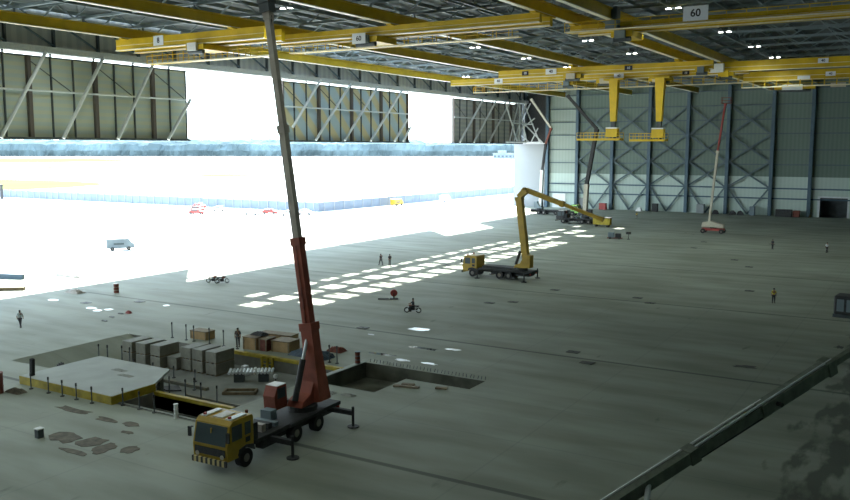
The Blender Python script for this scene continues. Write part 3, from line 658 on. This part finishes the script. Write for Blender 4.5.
car(-146.0, 224., 1.5, 'truckyellow', 'yellow van by the receding grey fence', van=True)
car(-143.5, 250., 1.5, 'white', 'white van farther along the receding grey fence', van=True)
# far terminal building
fb = empty('airport_building', (*gp(507, 159.0), 0), 0, 'small bluish building far across the airfield', 'building')
MB().box(-22, 22, -8, 8, 0, 9).build('wall', 'fence', fb); MB().box(-14, -4, -6, 6, 9, 14).build('tower', 'steel', fb); MB().box(-23, 23, -9, 9, 9, 9.6).build('roof', 'steel', fb)
for k in range(6): MB().box(-20 + k * 7, -16 + k * 7, -8.1, -7.9, 3, 6).build('window', 'glass', fb)
lp = empty('light_pole', (*gp(2, 199), 0), 0, 'dark light pole rising behind the fence at the left edge', 'pole')
MB().box(-.35, .35, -.35, .35, 0, 4.6).build('pole', 'dark', lp); MB().box(-.5, .5, -.5, .5, 4.6, 5.2).build('lamp_head', 'dark', lp)

# ================================================================== PEOPLE
def skinmesh(name, joints, edges, m, parent, sub=1):
    names = list(joints); me = bpy.data.meshes.new(name)
    me.from_pydata([joints[k][0] for k in names], [(names.index(a), names.index(b)) for a, b in edges], [])
    o = bpy.data.objects.new(name, me); COL.objects.link(o); me.materials.append(M[m]); o.parent = parent
    md = o.modifiers.new('Skin', 'SKIN'); md.use_smooth_shade = True
    sv = me.skin_vertices[0].data
    for i, k in enumerate(names): sv[i].radius = (joints[k][1],) * 2 if not isinstance(joints[k][1], tuple) else joints[k][1]; sv[i].use_root = (i == 0)
    s = o.modifiers.new('Sub', 'SUBSURF'); s.levels = sub; s.render_levels = sub
    return o
def person(x, y, z, rz, label, shirt='shirtw', trousers='trous', pose='stand'):
    root = empty('person', (x, y, z), rz, label, 'person')        # faces local +X
    J = {'pel': ((0, 0, .95), .13), 'che': ((.01, 0, 1.28), .15), 'nec': ((.02, 0, 1.48), .06), 'hea': ((.03, 0, 1.58), .085), 'top': ((.03, 0, 1.70), .075)}
    st = {'stand': (.02, -.02), 'walk': (.30, -.32), 'sit': (.0, 0)}[pose]
    for s, n, f in ((1, 'L', st[0]), (-1, 'R', st[1])):
        J['hip' + n] = ((0, .10 * s, .88), .095)
        if pose == 'sit':
            J['kne' + n] = ((.42, .18 * s, .78), .07); J['ank' + n] = ((.25, .2 * s, .36), .045); J['toe' + n] = ((.42, .2 * s, .32), .035)
            J['sho' + n] = ((.02, .19 * s, 1.42), .06); J['elb' + n] = ((.22, .27 * s, 1.22), .045); J['wri' + n] = ((.48, .25 * s, 1.14), .03); J['han' + n] = ((.56, .25 * s, 1.12), .035)
        else:
            J['kne' + n] = ((f * .55 + .03, .11 * s, .50), .065); J['ank' + n] = ((f, .11 * s, .09), .04); J['toe' + n] = ((f + .17, .12 * s, .035), .035)
            J['sho' + n] = ((.0, .19 * s, 1.42), .06); J['elb' + n] = ((-f * .35, .25 * s, 1.14), .045); J['wri' + n] = ((-f * .5 + .08, .25 * s, .90), .03); J['han' + n] = ((-f * .5 + .1, .25 * s, .80), .035)
    E = [('pel', 'che'), ('che', 'nec'), ('nec', 'hea'), ('hea', 'top')]
    for n in 'LR': E += [('pel', 'hip' + n), ('hip' + n, 'kne' + n), ('kne' + n, 'ank' + n), ('ank' + n, 'toe' + n), ('che', 'sho' + n), ('sho' + n, 'elb' + n), ('elb' + n, 'wri' + n), ('wri' + n, 'han' + n)]
    skinmesh('body', J, E, 'skin', root)
    g = lambda k, a: (J[k][0], J[k][1] + a)
    T = {k: g(k, .025) for k in ('pel', 'che')}; T['nec'] = ((J['nec'][0][0], 0, 1.45), .075)
    for n in 'LR': T['sho' + n] = g('sho' + n, .03); T['elb' + n] = g('elb' + n, .025)
    skinmesh('shirt', T, [('pel', 'che'), ('che', 'nec'), ('che', 'shoL'), ('che', 'shoR'), ('shoL', 'elbL'), ('shoR', 'elbR')], shirt, root)
    U = {'pel': (J['pel'][0], .15)}
    for n in 'LR': U['hip' + n] = g('hip' + n, .02); U['kne' + n] = g('kne' + n, .02); U['ank' + n] = g('ank' + n, .025)
    skinmesh('trousers', U, [('pel', 'hipL'), ('pel', 'hipR'), ('hipL', 'kneL'), ('hipR', 'kneR'), ('kneL', 'ankL'), ('kneR', 'ankR')], trousers, root)
    for n in 'LR':
        q = J['toe' + n][0]; a_ = J['ank' + n][0]
        MB().box(a_[0] - .08, q[0] + .06, q[1] - .05, q[1] + .05, max(0, q[2] - .04), q[2] + .06).build('shoe', 'black', root, bevel=.02)
    MB().ball((.015, 0, 1.685), .115, (1, .85, .85), 10, 6).build('hair', 'hair', root, smooth=True)
    MB().ball((.135, 0, 1.60), .02).build('nose', 'skin', root, smooth=True)
person(-78.7, 51.0, 0, 2.2, 'person in a pale shirt and dark trousers walking at the left', 'shirtw', 'trous', 'walk')
person(-73.45, 108.1, 0, 2.8, 'person in dark clothes walking, left one of the pair beyond the sun patches', 'shirtd', 'trous', 'walk')
person(-72.0, 108.4, 0, 2.6, 'person in grey trousers standing, right one of the pair beyond the sun patches', 'shirtd', 'trousg', 'stand')
person(-15.9, 104.9, 0, -1.2, 'person in a yellow vest standing alone on the dark right side of the floor', 'shirty', 'trous', 'stand')
person(-16.2, 161.2, 0, 1.0, 'person in a white shirt walking near the right edge', 'shirtw', 'trous', 'walk')
person(-25.1, 161.5, 0, 1.0, 'person all in dark clothes standing between the man lift and the right edge', 'shirtd', 'trous', 'stand')
person(-66.2, 214.0, 0, -1.0, 'person in a yellow vest standing at the foot of the cross braced wall', 'shirty', 'trousg', 'stand')
person(-53.9, 56.1, 0, -1.0, 'person in black standing beside the timber boxes', 'shirtd', 'trous', 'stand')
person(-74.6, 57.0, 0, -1.0, 'person', 'shirtd', 'trous', 'stand') if False else None

# motorcycles
def moto(x, y, rz, label):
    root = empty('motorcycle', (x, y, 0), rz, label, 'motorcycle')
    for wx in (-.65, .68):
        w = MB().torus((wx, 0, .31), .26, .055).build('wheel', 'black', root, smooth=True)
        MB().tube((wx, -.05, .31), (wx, .05, .31), .07, n=10).build('hub', 'tube', w)
    MB().tube((.68, 0, .31), (.42, 0, .95), .035).tube((.42, -.3, 1.0), (.42, .3, 1.0), .02).build('fork', 'tube', root)
    MB().ball((.2, 0, .78), .2, (1.4, .8, .8)).build('fuel_tank', 'rust', root, smooth=True)
    MB().box(-.7, .0, -.13, .13, .72, .82).build('seat', 'black', root, bevel=.03)
    MB().box(-.2, .25, -.15, .15, .25, .62).build('engine', 'dark', root); MB().tube((-.75, .16, .3), (.1, .16, .28), .045).build('exhaust', 'tube', root)
    MB().tube((-.65, 0, .31), (-.1, 0, .5), .03).tube((-.6, 0, .72), (-.1, 0, .45), .03).tube((.4, 0, .85), (0, 0, .4), .03).build('frame', 'dark', root)
    MB().tube((.47, 0, .85), (.55, 0, .86), .09, n=10).build('headlight', 'cream', root)
moto(-48.8, 78.0, PI + .35, 'dark motorcycle with a rider on the open floor right of the tall boom')
person(-48.75, 78.0, -.12, PI + .35, 'person in dark clothes riding a motorcycle', 'shirtd', 'trous', 'sit')
moto(-82.9, 81.9, .5, 'motorcycle at the edge of the sunlit floor, left one of two'); moto(-81.6, 82.2, .9, 'motorcycle at the edge of the sunlit floor, right one of two')

# ================================================================== PIT AREA THINGS
# yellow edged deck over the pit
ds = empty('pit_deck', (-59.7, 38.4, 0), 0, 'large pale deck slab with yellow sides over the pit at the left', 'deck')
MB().prismz([(0, 0), (10.6, 0), (10.6, 3.9), (8.4, 7.3), (0, 7.3)], .42, .62).build('deck_top', 'slab', ds)
MB().box(0, 10.6, -.06, 0, .0, .60).box(10.6, 10.66, 0, 3.9, -.0, .60).build('fascia', 'yellow2', ds)
MB().box(.1, .4, .1, 7.0, 0, .42).box(3.6, 10.2, .1, .4, 0, .42).box(10.1, 10.5, .1, 3.8, 0, .42).build('support', 'conc', ds)
MB().box(.1, .5, 4.6, 5.0, -1.2, .42).build('leg', 'conc', ds); MB().box(7.6, 8., 6.6, 7., -1.2, .42).build('leg', 'conc', ds)
o = MB().box(-49., -41.3, 45.2, 45.5, -1.2, -.95).box(-54, -49, 47.3, 47.6, -1.2, -.95).build('kerb_beam', 'block'); tag(o, 'low pale kerb beam on the sunken floor before the block stacks', 'kerb')

# stacks of concrete blocks
order = ['first', 'second', 'third', 'fourth', 'fifth', 'sixth', 'seventh']
def crate(x, y, z, w, d, h, rz, label):
    root = empty('block_stack', (x, y, z), rz, label, 'block stack', 'grey block stacks in the sunken area')
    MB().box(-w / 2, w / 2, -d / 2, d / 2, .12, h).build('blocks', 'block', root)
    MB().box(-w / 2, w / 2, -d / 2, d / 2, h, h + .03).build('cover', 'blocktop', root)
    for s in (-w / 2 + .1, 0, w / 2 - .1): MB().box(s - .06, s + .06, -d / 2, d / 2, 0, .12).build('pallet_bearer', 'timber2', root)
SX = [(-61.3, 50.9, 2), (-59.65, 51.0, 2), (-57.9, 51.1, 2), (-56.35, 51.4, 1), (-55.0, 51.9, 2), (-53.6, 51.9, 2), (-52.0, 51.9, 2)]
for i, (x, y, k) in enumerate(SX):
    if k == 1: crate(x, y, -1.2, 1.15, 1.9, 1.1, 0, 'single low block stack, fourth from the left in the row'); continue
    crate(x, y, -1.2, 1.2, 2.2, 1.0, 0, 'lower block stack, %s from the left in the row' % order[i])
    crate(x, y + .02, -.17, 1.2, 2.2, 1.0, 0, 'upper block stack, %s from the left in the row' % order[i])
# timber boxes
def crate_box(x, y, w, d, h, rz, label, m='timber', top='timber2'):
    root = empty('timber_box', (x, y, 0), rz, label, 'wooden box')
    MB().box(-w / 2, w / 2, -d / 2, d / 2, 0, h - .06).build('side_boards', m, root); MB().box(-w / 2 - .04, w / 2 + .04, -d / 2 - .04, d / 2 + .04, h - .06, h).build('lid', top, root)
    for s in (-1, 1): MB().box(s * (w / 2 - .1) - .06, s * (w / 2 - .1) + .06, -d / 2 - .03, -d / 2, 0, h - .06).build('batten', 'timber2', root)
crate_box(-52.3, 56.6, 1.5, 1.6, 1.15, .1, 'pale timber box, left one of the group behind the sunken area')
crate_box(-50.9, 56.7, .9, 1.4, 1.1, .1, 'narrow timber box with dark goods in front of the left one', 'rust')
crate_box(-49.3, 57.3, 1.9, 1.7, 1.0, .12, 'flat topped timber box nearest the blue sheeted heap')
crate_box(-51.6, 59.0, 3.6, 1.2, 1.0, .12, 'long timber box at the back of the group')
crate_box(-59.3, 57.0, 2.0, 1.2, .8, .05, 'low timber box just behind the grey block stacks')
def heap(name, x, y, w, d, h, m, label, cat, z=0, seed=1, k=10):
    q = random.Random(seed); vs = []; fs = []; N = 12
    for j in range(N + 1):
        for i in range(N + 1):
            u_, v_ = i / N * 2 - 1, j / N * 2 - 1; e = max(0, 1 - max(abs(u_), abs(v_)) ** 3)
            vs.append((x + u_ * w / 2 * (1 + q.uniform(-.04, .04)), y + v_ * d / 2 * (1 + q.uniform(-.04, .04)), z + .0 + h * e * (.55 + .45 * q.random())))
    for j in range(N):
        for i in range(N): a_ = j * (N + 1) + i; fs.append((a_, a_ + 1, a_ + N + 2, a_ + N + 1))
    o = MB().add(vs, fs).build(name, m); return tag(o, label, cat)
heap('sheeted_heap', -46.0, 56.9, 4.2, 1.7, .75, 'blue', 'goods heap under a dark blue sheet behind the sunken area', 'tarpaulin', seed=3)
heap('goods_heap', -52.1, 57.0, 1.5, 1.0, .35, 'dark', 'dark loose goods lying on top of the left timber box', 'goods', z=1.15, seed=5)
heap('goods_heap', -45.2, 59.4, 1.6, 1.1, .5, 'rust', 'reddish goods heap at the right end of the blue sheeted heap', 'goods', seed=8)
# corrugated sheet shelter on two dark blocks
sh = empty('sheet_bench', (-47.9, 51.4, -1.2), .62, 'corrugated metal sheet resting on two dark blocks in the sunken area', 'bench')
for s in (-1.1, .9): MB().box(s - .35, s + .45, -.4, .4, 0, .72).build('block', 'steeldark', sh)
co = MB(); 
for k in range(13): co.tube((-1.8 + k * .29, -.55, .80), (-1.8 + k * .29, .55, .86), .12, n=8)
co.build('corrugated_sheet', 'tube', sh)
MB().ball((.3, 0, 1.02), .16).build('white_pot', 'white', sh, smooth=True)
# yellow gate at the back wall
gt = empty('yellow_ladder', (-48.9, 54.5, -1.2), 0, 'yellow steel ladder frame against the back wall of the sunken area', 'ladder')
for s in (-.7, -.1, .5): MB().box(s - .1, s + .1, -.06, .06, 0, 1.22).build('stile', 'yellow2', gt)
for z in (.3, .6, .9): MB().box(-.7, .5, -.04, .04, z - .03, z + .03).build('rung', 'yellow2', gt)
# form frame lying
fr = empty('form_frame', (-46.3, 48.3, -1.2), .55, 'low rectangular formwork frame lying on the sunken floor', 'frame')
for a_ in ((-1.3, 1.3, -.6, -.45), (-1.3, 1.3, .45, .6), (-1.3, -1.15, -.6, .6), (1.15, 1.3, -.6, .6)): MB().box(*a_, 0, .22).build('board', 'timber2', fr)
o = MB().prismz([(-53.2, 45.9), (-51.6, 45.6), (-50.6, 46.2), (-51.9, 47.1)], -1.2, -1.1).build('cover_plate', 'stain'); tag(o, 'dark cover plate lying on the sunken floor near the deck slab', 'plate')
o = MB().box(-49.9, -49.4, 52.2, 52.7, -1.2, -.35).build('white_can', 'white', bevel=.05); tag(o, 'white can standing right of the block stacks', 'can')
# white posts / drums
def drum(x, y, z, r, h, m, label, rimm=None):
    root = empty('drum', (x, y, z), 0, label, 'drum')
    MB().tube((0, 0, 0), (0, 0, h), r, n=16).build('barrel', m, root, smooth=False)
    for q in (.02, h * .33, h * .66, h): MB().tube((0, 0, q - .025), (0, 0, q + .02), r + .025, n=16).build('rim', rimm or m, root)
drum(-87.3, 69.7, 0, .32, 1.2, 'rust', 'rusty brown drum alone near the sunlit edge', 'cream')
drum(-40.95, 56.7, 0.06, .22, 1.0, 'rust', 'rusty drum standing at the corner of the open pit', 'steel')
drum(-58.9, 35.9, 0, .55, 1.5, 'rust', 'rusty drum at the left edge beside the yellow edged deck')
drum(-42.95, 39.0 - .32, 0, .14, .95, 'white', 'thin white bollard at the edge of the deep trench')
bo = MB().ball((-44.9, 50.9, -.25), .2).build('lamp_globe', 'white', smooth=True); tag(bo, 'white globe lamp on a short stand in the sunken area', 'lamp'); MB().tube((-44.9, 50.9, -1.2), (-44.9, 50.9, -.3), .03).build('stand', 'dark', bo)
# barrier posts
def post(x, y, z, h, label, group, tip='dark'):
    root = empty('barrier_post', (x, y, z), 0, label, 'post', group)
    MB().tube((0, 0, 0), (0, 0, h), .045, n=8).build('pole', 'steeldark', root); MB().tube((0, 0, 0), (0, 0, .05), .16, n=10).build('foot', 'dark', root)
    MB().tube((0, 0, h - .2), (0, 0, h + .02), .065, n=8).build('sleeve', tip, root)
for x in (-57.6, -55.5, -53.9, -52.3, -50.6): post(x, 37.9, 0, 1.2, 'dark barrier post in the row before the yellow side of the deck', 'posts before the yellow deck side')
for x in (-48.3, -46.6, -45.1): post(x, 38.7, 0, 1.25, 'dark barrier post along the near edge of the deep trench', 'posts along the trench')
for x in (-48.6, -46.9, -45.3, -43.7): post(x, 43.2, -1.2, 2.2, 'tall thin post rising from the sunken floor beyond the trench', 'posts beyond the trench')
for x in (-61.9, -60.0, -59.0, -57.0, -55.2): post(x, 55.6, 0, 1.5, 'thin barrier post behind the row of block stacks', 'posts behind the block stacks')
for x, y in ((-60.6, 46.3), (-59.6, 46.4), (-58.4, 46.9), (-57.3, 46.8)): post(x, y, -1.2, 2.6, 'barrier post left of the block stacks, in the sunken area', 'posts left of the block stacks')
for x in (-43.3, -42.5): post(x, 55.9, 0, 1.5, 'thin barrier post just right of the tall boom foot', 'posts right of the boom')
post(-53.4, 55.5, 0, 1.5, 'thin barrier post left of the timber boxes', None)
for x, y in ((-59.0, 48.6), (-56.6, 48.6), (-54.2, 48.7), (-51.8, 48.8), (-50., 47.)): post(x, y, -1.2, 1.0, 'short post on the sunken floor before the block stacks', 'short posts before the block stacks')
# bag and box on and beside the deck
heap('dark_bundle', -60.5, 42.6, .9, .6, .7, 'black', 'black bundle on the floor behind the left end of the deck', 'bundle', seed=11)
o = MB().prism([(-.1, 0), (.15, 0), (.25, 1.3), (.0, 1.35)], -.15, .15).build('leaning_board', 'black'); o.location = (-58.9, 38.9, .62); tag(o, 'black board standing on the left corner of the deck', 'board')
heap('rubble_heap', -57.8, 36.8, 1.6, .8, .35, 'dirt', 'small rubble heap beside the rusty drum at the left edge', 'rubble', seed=12)
for i, (x, y, l) in enumerate(((-54.4, 43.4, 'left'), (-52.7, 42.6, 'right'))): heap('cement_remains', x, y, 1.5, .5, .1, 'blocktop', 'pale heap of cement remains on the deck, the %s one' % l, 'rubble', z=.62, seed=20 + i)
o = MB().box(-.2, .2, -.2, .2, 0, .55).build('marker_box', 'steeldark', bevel=.03); o.location = (-47.3, 31.5, 0); tag(o, 'small dark marker box with a white lid by the broken floor', 'box'); MB().box(-.22, .22, -.22, .22, .55, .62).build('lid', 'white', o)

# broken floor patches and stains (low relief, each its own shape)
def patch(name, x, y, w, d, m, label, cat, rz=0., h=.02, n=14, jag=.25, seed=0, z=0.):
    q = random.Random(seed + 100); pts = []
    for i in range(n):
        t_ = 2 * PI * i / n; c_, s_ = math.cos(t_), math.sin(t_); k = 1 / max(abs(c_), abs(s_)) ** .6 * (1 - jag * q.random())
        px_, py_ = c_ * w / 2 * k, s_ * d / 2 * k
        pts.append((x + px_ * math.cos(rz) - py_ * math.sin(rz), y + px_ * math.sin(rz) + py_ * math.cos(rz)))
    o = MB().prismz(pts, z + .0, z + h).build(name, m); return tag(o, label, cat)
k = 0
for (x, y, w, d, l) in ((-46.0, 32.4, 2.6, 1.9, 'left end of the broken strip'), (-43.8, 32.6, 1.9, 2.0, 'middle left of the broken strip'), (-42.2, 32.3, 1.4, 2.0, 'middle right of the broken strip'), (-43.2, 31.0, 3.0, .6, 'front of the broken strip'), (-40.7, 33.0, 1.2, 1.4, 'right end of the broken strip')):
    k += 1; patch('broken_floor', x, y, w, d, 'dirt', 'brown patch of broken floor, ' + l, 'floor patch', seed=k, jag=.35)
for (x, y, w, d, l) in ((-50.3, 36.2, 4.2, .9, 'long dark one before the deck'), (-46.6, 36.0, 2.4, .8, 'left of the crane truck near the trench'), (-44.4, 36.2, 1.6, .9, 'beside the bollard'), (-43.4, 35.0, 1.3, .5, 'nearest the truck cab')):
    k += 1; patch('dirt_patch', x, y, w, d, 'dirt', 'brown dirt patch on the floor, ' + l, 'dirt', seed=k, jag=.4, h=.015)
patch('oil_stain', -12.9, 72.6, 2.3, 1.3, 'stain', 'black oil stain on the dark right side of the floor', 'stain', seed=31, jag=.6, h=.008)
patch('oil_stain', -7.0, 84.4, 1.0, 1.8, 'stain', 'black stain near the right edge, beyond the low boom', 'stain', seed=32, jag=.6, h=.008)
# puddles, and pale patches that paint sky glints on the wet floor
for i, (x, y, w, d, m, l) in enumerate(((-43.8, 71.1, 2.6, 1.5, 'sheet', 'pale blue painted sky glint nearest the motorcycle'), (-39.2, 64.4, 3.6, .9, 'puddle', 'long shining puddle left part, behind the open pit'), (-36.6, 65.3, 1.8, .7, 'sheet', 'pale painted glint at the right end of the shining puddle'), (-40.9, 60.6, 3.4, .8, 'puddle', 'dark shining puddle behind the corner of the open pit'), (-38.4, 59.7, 1.6, .8, 'sheet', 'pale painted glint behind the open pit'), (-35.9, 59.9, 1.8, .6, 'sheet', 'pale painted glint close to the back edge of the narrow pit arm'), (-46.5, 66.6, .9, .4, 'sheet', 'small white painted glint near the dark floor joint'))):
    patch('painted_glint' if m == 'sheet' else 'puddle', x, y, w, d, m, l, 'painted glint' if m == 'sheet' else 'puddle', seed=60 + i, jag=.5, h=.02 if m == 'sheet' else .004, n=16)
for i, (x, y) in enumerate(((-89.6, 62.5), (-81.4, 61.5), (-79.6, 60.9), (-79.0, 61.9), (-75.4, 67.0))):
    patch('white_patch', x, y, 1.7 - .25 * i, .9, 'sheet', 'white patch on the floor near the walking person, ' + ('leftmost one', 'large one right of it', 'small one in the middle', 'small one at the right', 'lone one farther right')[i], 'scrap', seed=80 + i)  # flat near-white patches lying on the floor
for i, (x, y, w) in enumerate(((-74.1, 57.5, 1.0), (-75.2, 59.3, .9), (-75.9, 61.0, .9))):
    patch('dark_scrap', x, y, w, .4, 'stain', 'dark scrap of debris left of the boom, ' + ('nearest', 'middle', 'farthest'[0:8])[i] + ' of three', 'scrap', seed=90 + i, h=.08)
heap('rubbish_heap', -91.9, 67.2, 2.6, 1.3, .5, 'tan', 'brownish rubbish heap at the edge of the sunlit floor', 'rubbish', seed=50)
heap('red_bag', -75.3, 61.6, .6, .5, .35, 'red', 'small red bag by the dark scraps left of the boom', 'bag', seed=51)
# steel beam and soil rows on the apron
o = MB().beam((-118, 66.5, .35), (-107.7, 70.7, .35), .5, .7).build('steel_beam', 'column'); tag(o, 'dull blue steel beam lying on the apron at the left edge', 'beam')
o = MB().beam((-104, 61.5, .2), (-99.2, 65.2, .2), .6, .4).build('timber_beam', 'timber2'); tag(o, 'brown timber beam lying at the left edge before the blue beam', 'beam')
for i, (x, y, w, d) in enumerate(((-149, 112, 13, 3.0), (-141, 121, 8, 2.0), (-147, 131, 4, 4), (-104.3, 75.5, 6, 1.2))):
    heap('soil_heap', x, y, w, d, .6, 'tan', 'low brown soil heap on the apron, ' + ('long curved one', 'smaller one right of the long one', 'small square one', 'one nearest the doorway line')[i], 'soil', seed=70 + i)
# floor plates (small dark covers)
plates = [(-44.3, 87.7), (-42.2, 89.7), (-84.7, 63.3), (-79.9, 67.0), (-27.0, 70.0), (-24.6, 67.0), (-28.2, 97.4), (-30.5, 100.0), (-19.9, 112.3), (-24.2, 135.3), (-27.8, 142.7), (-38.4, 167.3), (-37.6, 156.2), (-64.7, 113.4), (-61.5, 116.6), (-48.9, 68.7), (-41.3, 100.2), (-26.5, 170.)]
p0 = None
for x, y in plates:
    if p0 is None:
        p0 = MB().box(-.55, .55, -.4, .4, 0, .05).build('floor_cover', 'plate'); MB().box(-.12, .12, -.05, .05, .05, .09).build('handle', 'steeldark', p0); o = p0
    else: o = copy_tree(p0)
    o.location = (x, y, 0); tag(o, 'small dark rectangular cover set on the open hangar floor', 'floor cover', 'floor covers across the hangar')
# starter bars along the pit edges
r0 = None
for i in range(34):
    x = -40.4 + i * .33
    if r0 is None:
        r0 = MB().tube((0, 0, 0), (0, .12, .26), .025, n=6).build('starter_bar', 'steeldark'); o = r0
    else: o = r0.copy(); COL.objects.link(o)
    o.location = (x, 57.75 + .06 * (i % 2), -.01); o.rotation_euler = (0, 0, R.uniform(-.5, .5)); tag(o, 'bent rusty starter bar along the back edge of the open pit', 'steel bar', 'starter bars along the open pit')
for i, (x, y, w, l) in enumerate(((-36.9, 53.8, 2.0, 'left'), (-33.9, 53.5, 1.0, 'middle'), (-31.2, 53.9, .9, 'right'))):
    o = MB().box(-w / 2, w / 2, -.18, .18, 0, .12).build('plank', 'timber2'); o.location = (x if i else -33.7, y if i else 52.9, 0); o.rotation_euler = (0, 0, .25); tag(o, 'dark plank lying before the narrow pit arm, %s one' % l, 'plank')
for i, (x, y, l) in enumerate(((-37.8, 48.7, 'left'), (-36.2, 48.9, 'right'))): heap('offcut_heap', x, y, 1.2, .5, .15, 'blocktop', 'pale offcut heap before the open pit, %s one' % l, 'offcuts', seed=30 + i)

# small machines on the floor
tr = empty('hose_reel', (-55.3, 84.1, 0), .6, 'small red reel on a dark base beyond the motorcycle rider', 'reel')
MB().tube((0, -.12, .75), (0, .12, .75), .42, n=18).build('reel', 'red', tr); MB().box(-.5, .5, -.3, .3, 0, .12).box(-.06, .06, -.18, -.12, .1, .75).box(-.06, .06, .12, .18, .1, .75).build('base', 'dark', tr); MB().box(-1.9, -.6, -.2, .2, 0, .1).build('tray', 'dark', tr)
cp = empty('compressor', (-54.9, 164, 0), .2, 'small grey compressor right of the scrap skip', 'machine')
MB().box(-1.4, -.2, -.5, .5, .25, 1.3).build('housing', 'steel', cp, bevel=.1); MB().box(0, 1.1, -.45, .45, .25, 1.1).build('engine', 'dark', cp, bevel=.05); MB().box(-1.6, 1.4, -.4, .4, .12, .25).build('skid', 'rust', cp)
for s in (-1, .8): wheel(cp, s, .5, .22, .12); wheel(cp, s, -.5, .22, .12)
sd = empty('sign_stand', (-52.4, 164.5, 0), 0, 'small dark sign on a stand right of the compressor', 'sign')
MB().tube((0, 0, 0), (0, 0, 1.2), .05).build('pole', 'dark', sd); MB().box(-.5, .5, -.03, .03, 1.0, 1.5).build('panel', 'dark', sd); MB().tube((0, 0, 0), (0, 0, .06), .3, n=10).build('foot', 'dark', sd)
gm = empty('generator', (-7.3, 100.3, 0), -.1, 'dark boxy generator set at the right edge of the floor', 'generator')
MB().box(-1.6, 2.6, -1.2, 1.2, .35, 2.35).build('housing', 'dark', gm, bevel=.15); MB().box(-1.7, 2.7, -1.0, 1.0, 0, .35).build('skid', 'steeldark', gm)
for q in range(3): MB().box(-1.3 + q * .95, -.6 + q * .95, -1.24, -1.2, .7, 2.0).build('louvre', 'steel', gm)
MB().tube((1.5, 0, 2.35), (1.5, 0, 2.8), .1).build('exhaust', 'dark', gm)
# goods along the end wall
def cab(x, w, h, m, label, cat='cabinet', y=240.6, d=1.2):
    o = empty('wall_cabinet', (x, y, 0), 0, label, cat)
    MB().box(-w / 2, w / 2, -d / 2, d / 2, .08, h).build('body', m, o); MB().box(-w / 2 + .08, w / 2 - .08, -d / 2 - .03, -d / 2, .2, h - .12).build('door', m, o); MB().box(-w / 2 + .05, w / 2 - .05, -d / 2 + .1, d / 2 - .1, 0, .08).build('plinth', 'dark', o)
cab(-84.6, 2.0, 1.9, 'red', 'red cabinet at the foot of the cross braced wall left side')
cab(-56.5, 2.0, 2.6, 'doorpale', 'pale grey cabinet in the bay left of the man lift')
cab(-69.2, 1.6, 2.3, 'dark', 'dark cabinet two bays left of the man lift')
cab(-42.9, 1.3, 2.4, 'steel', 'grey cabinet at the foot of the wall right of the man lift')
cab(-35.0, 4.0, 1.9, 'dark', 'wide dark cabinet in the bay left of the dark doorway', d=1.6)
cab(-31.9, 1.6, 1.7, 'rust', 'reddish cabinet beside the wide dark one', d=1.4)
for i, (x, y) in enumerate(((-73.6, 240), (-47.9, 240.5), (-45.9, 240.3), (-52.4, 240.4))):
    heap('goods_heap', x, y, 1.8, 1.2, 1.3, 'dark' if i else 'white', 'low goods heap at the foot of the far wall, ' + ('pale one', 'left one of the close pair', 'right one of the close pair', 'one behind the man lift')[i], 'goods', seed=120 + i)

# ================================================================== LIGHT, SKY, CAMERA
w = bpy.data.worlds.new('World'); SC.world = w; w.use_nodes = True; nt = w.node_tree
bg = nt.nodes['Background']; tc = nt.nodes.new('ShaderNodeTexCoord'); sp = nt.nodes.new('ShaderNodeSeparateXYZ'); rp = nt.nodes.new('ShaderNodeValToRGB')
nt.links.new(tc.outputs['Generated'], sp.inputs[0]); nt.links.new(sp.outputs['Z'], rp.inputs[0]); nt.links.new(rp.outputs[0], bg.inputs[0])
rp.color_ramp.elements[0].color = (.80, .95, 1, 1); rp.color_ramp.elements[1].color = (.50, .66, .90, 1); rp.color_ramp.elements[1].position = .7
bg.inputs[1].default_value = 3.2
sd_ = Vector((.84, -.83, -1.0)).normalized()
sl = bpy.data.lights.new('sun', 'SUN'); sl.energy = 14; sl.angle = math.radians(.6); sl.color = (1, .97, .90)
so = bpy.data.objects.new('sun', sl); COL.objects.link(so); so.rotation_euler = sd_.to_track_quat('-Z', 'Y').to_euler(); so.location = (-200, 300, 120)

cam = bpy.data.cameras.new('camera'); co_ = bpy.data.objects.new('camera', cam); COL.objects.link(co_)
cam.sensor_width = 36; cam.lens = 36.0; cam.clip_end = 12000; cam.clip_start = .1
co_.location = (0, 0, 18); co_.rotation_euler = (PI / 2 - math.atan(102 / 850.), 0, math.radians(31.2))
SC.camera = co_
SC.view_settings.view_transform = 'Standard'; SC.view_settings.look = 'None'; SC.view_settings.gamma = 1; SC.view_settings.exposure = 1.42
SC.view_settings.use_curve_mapping = False
SC.cycles.max_bounces = 8; SC.cycles.diffuse_bounces = 5
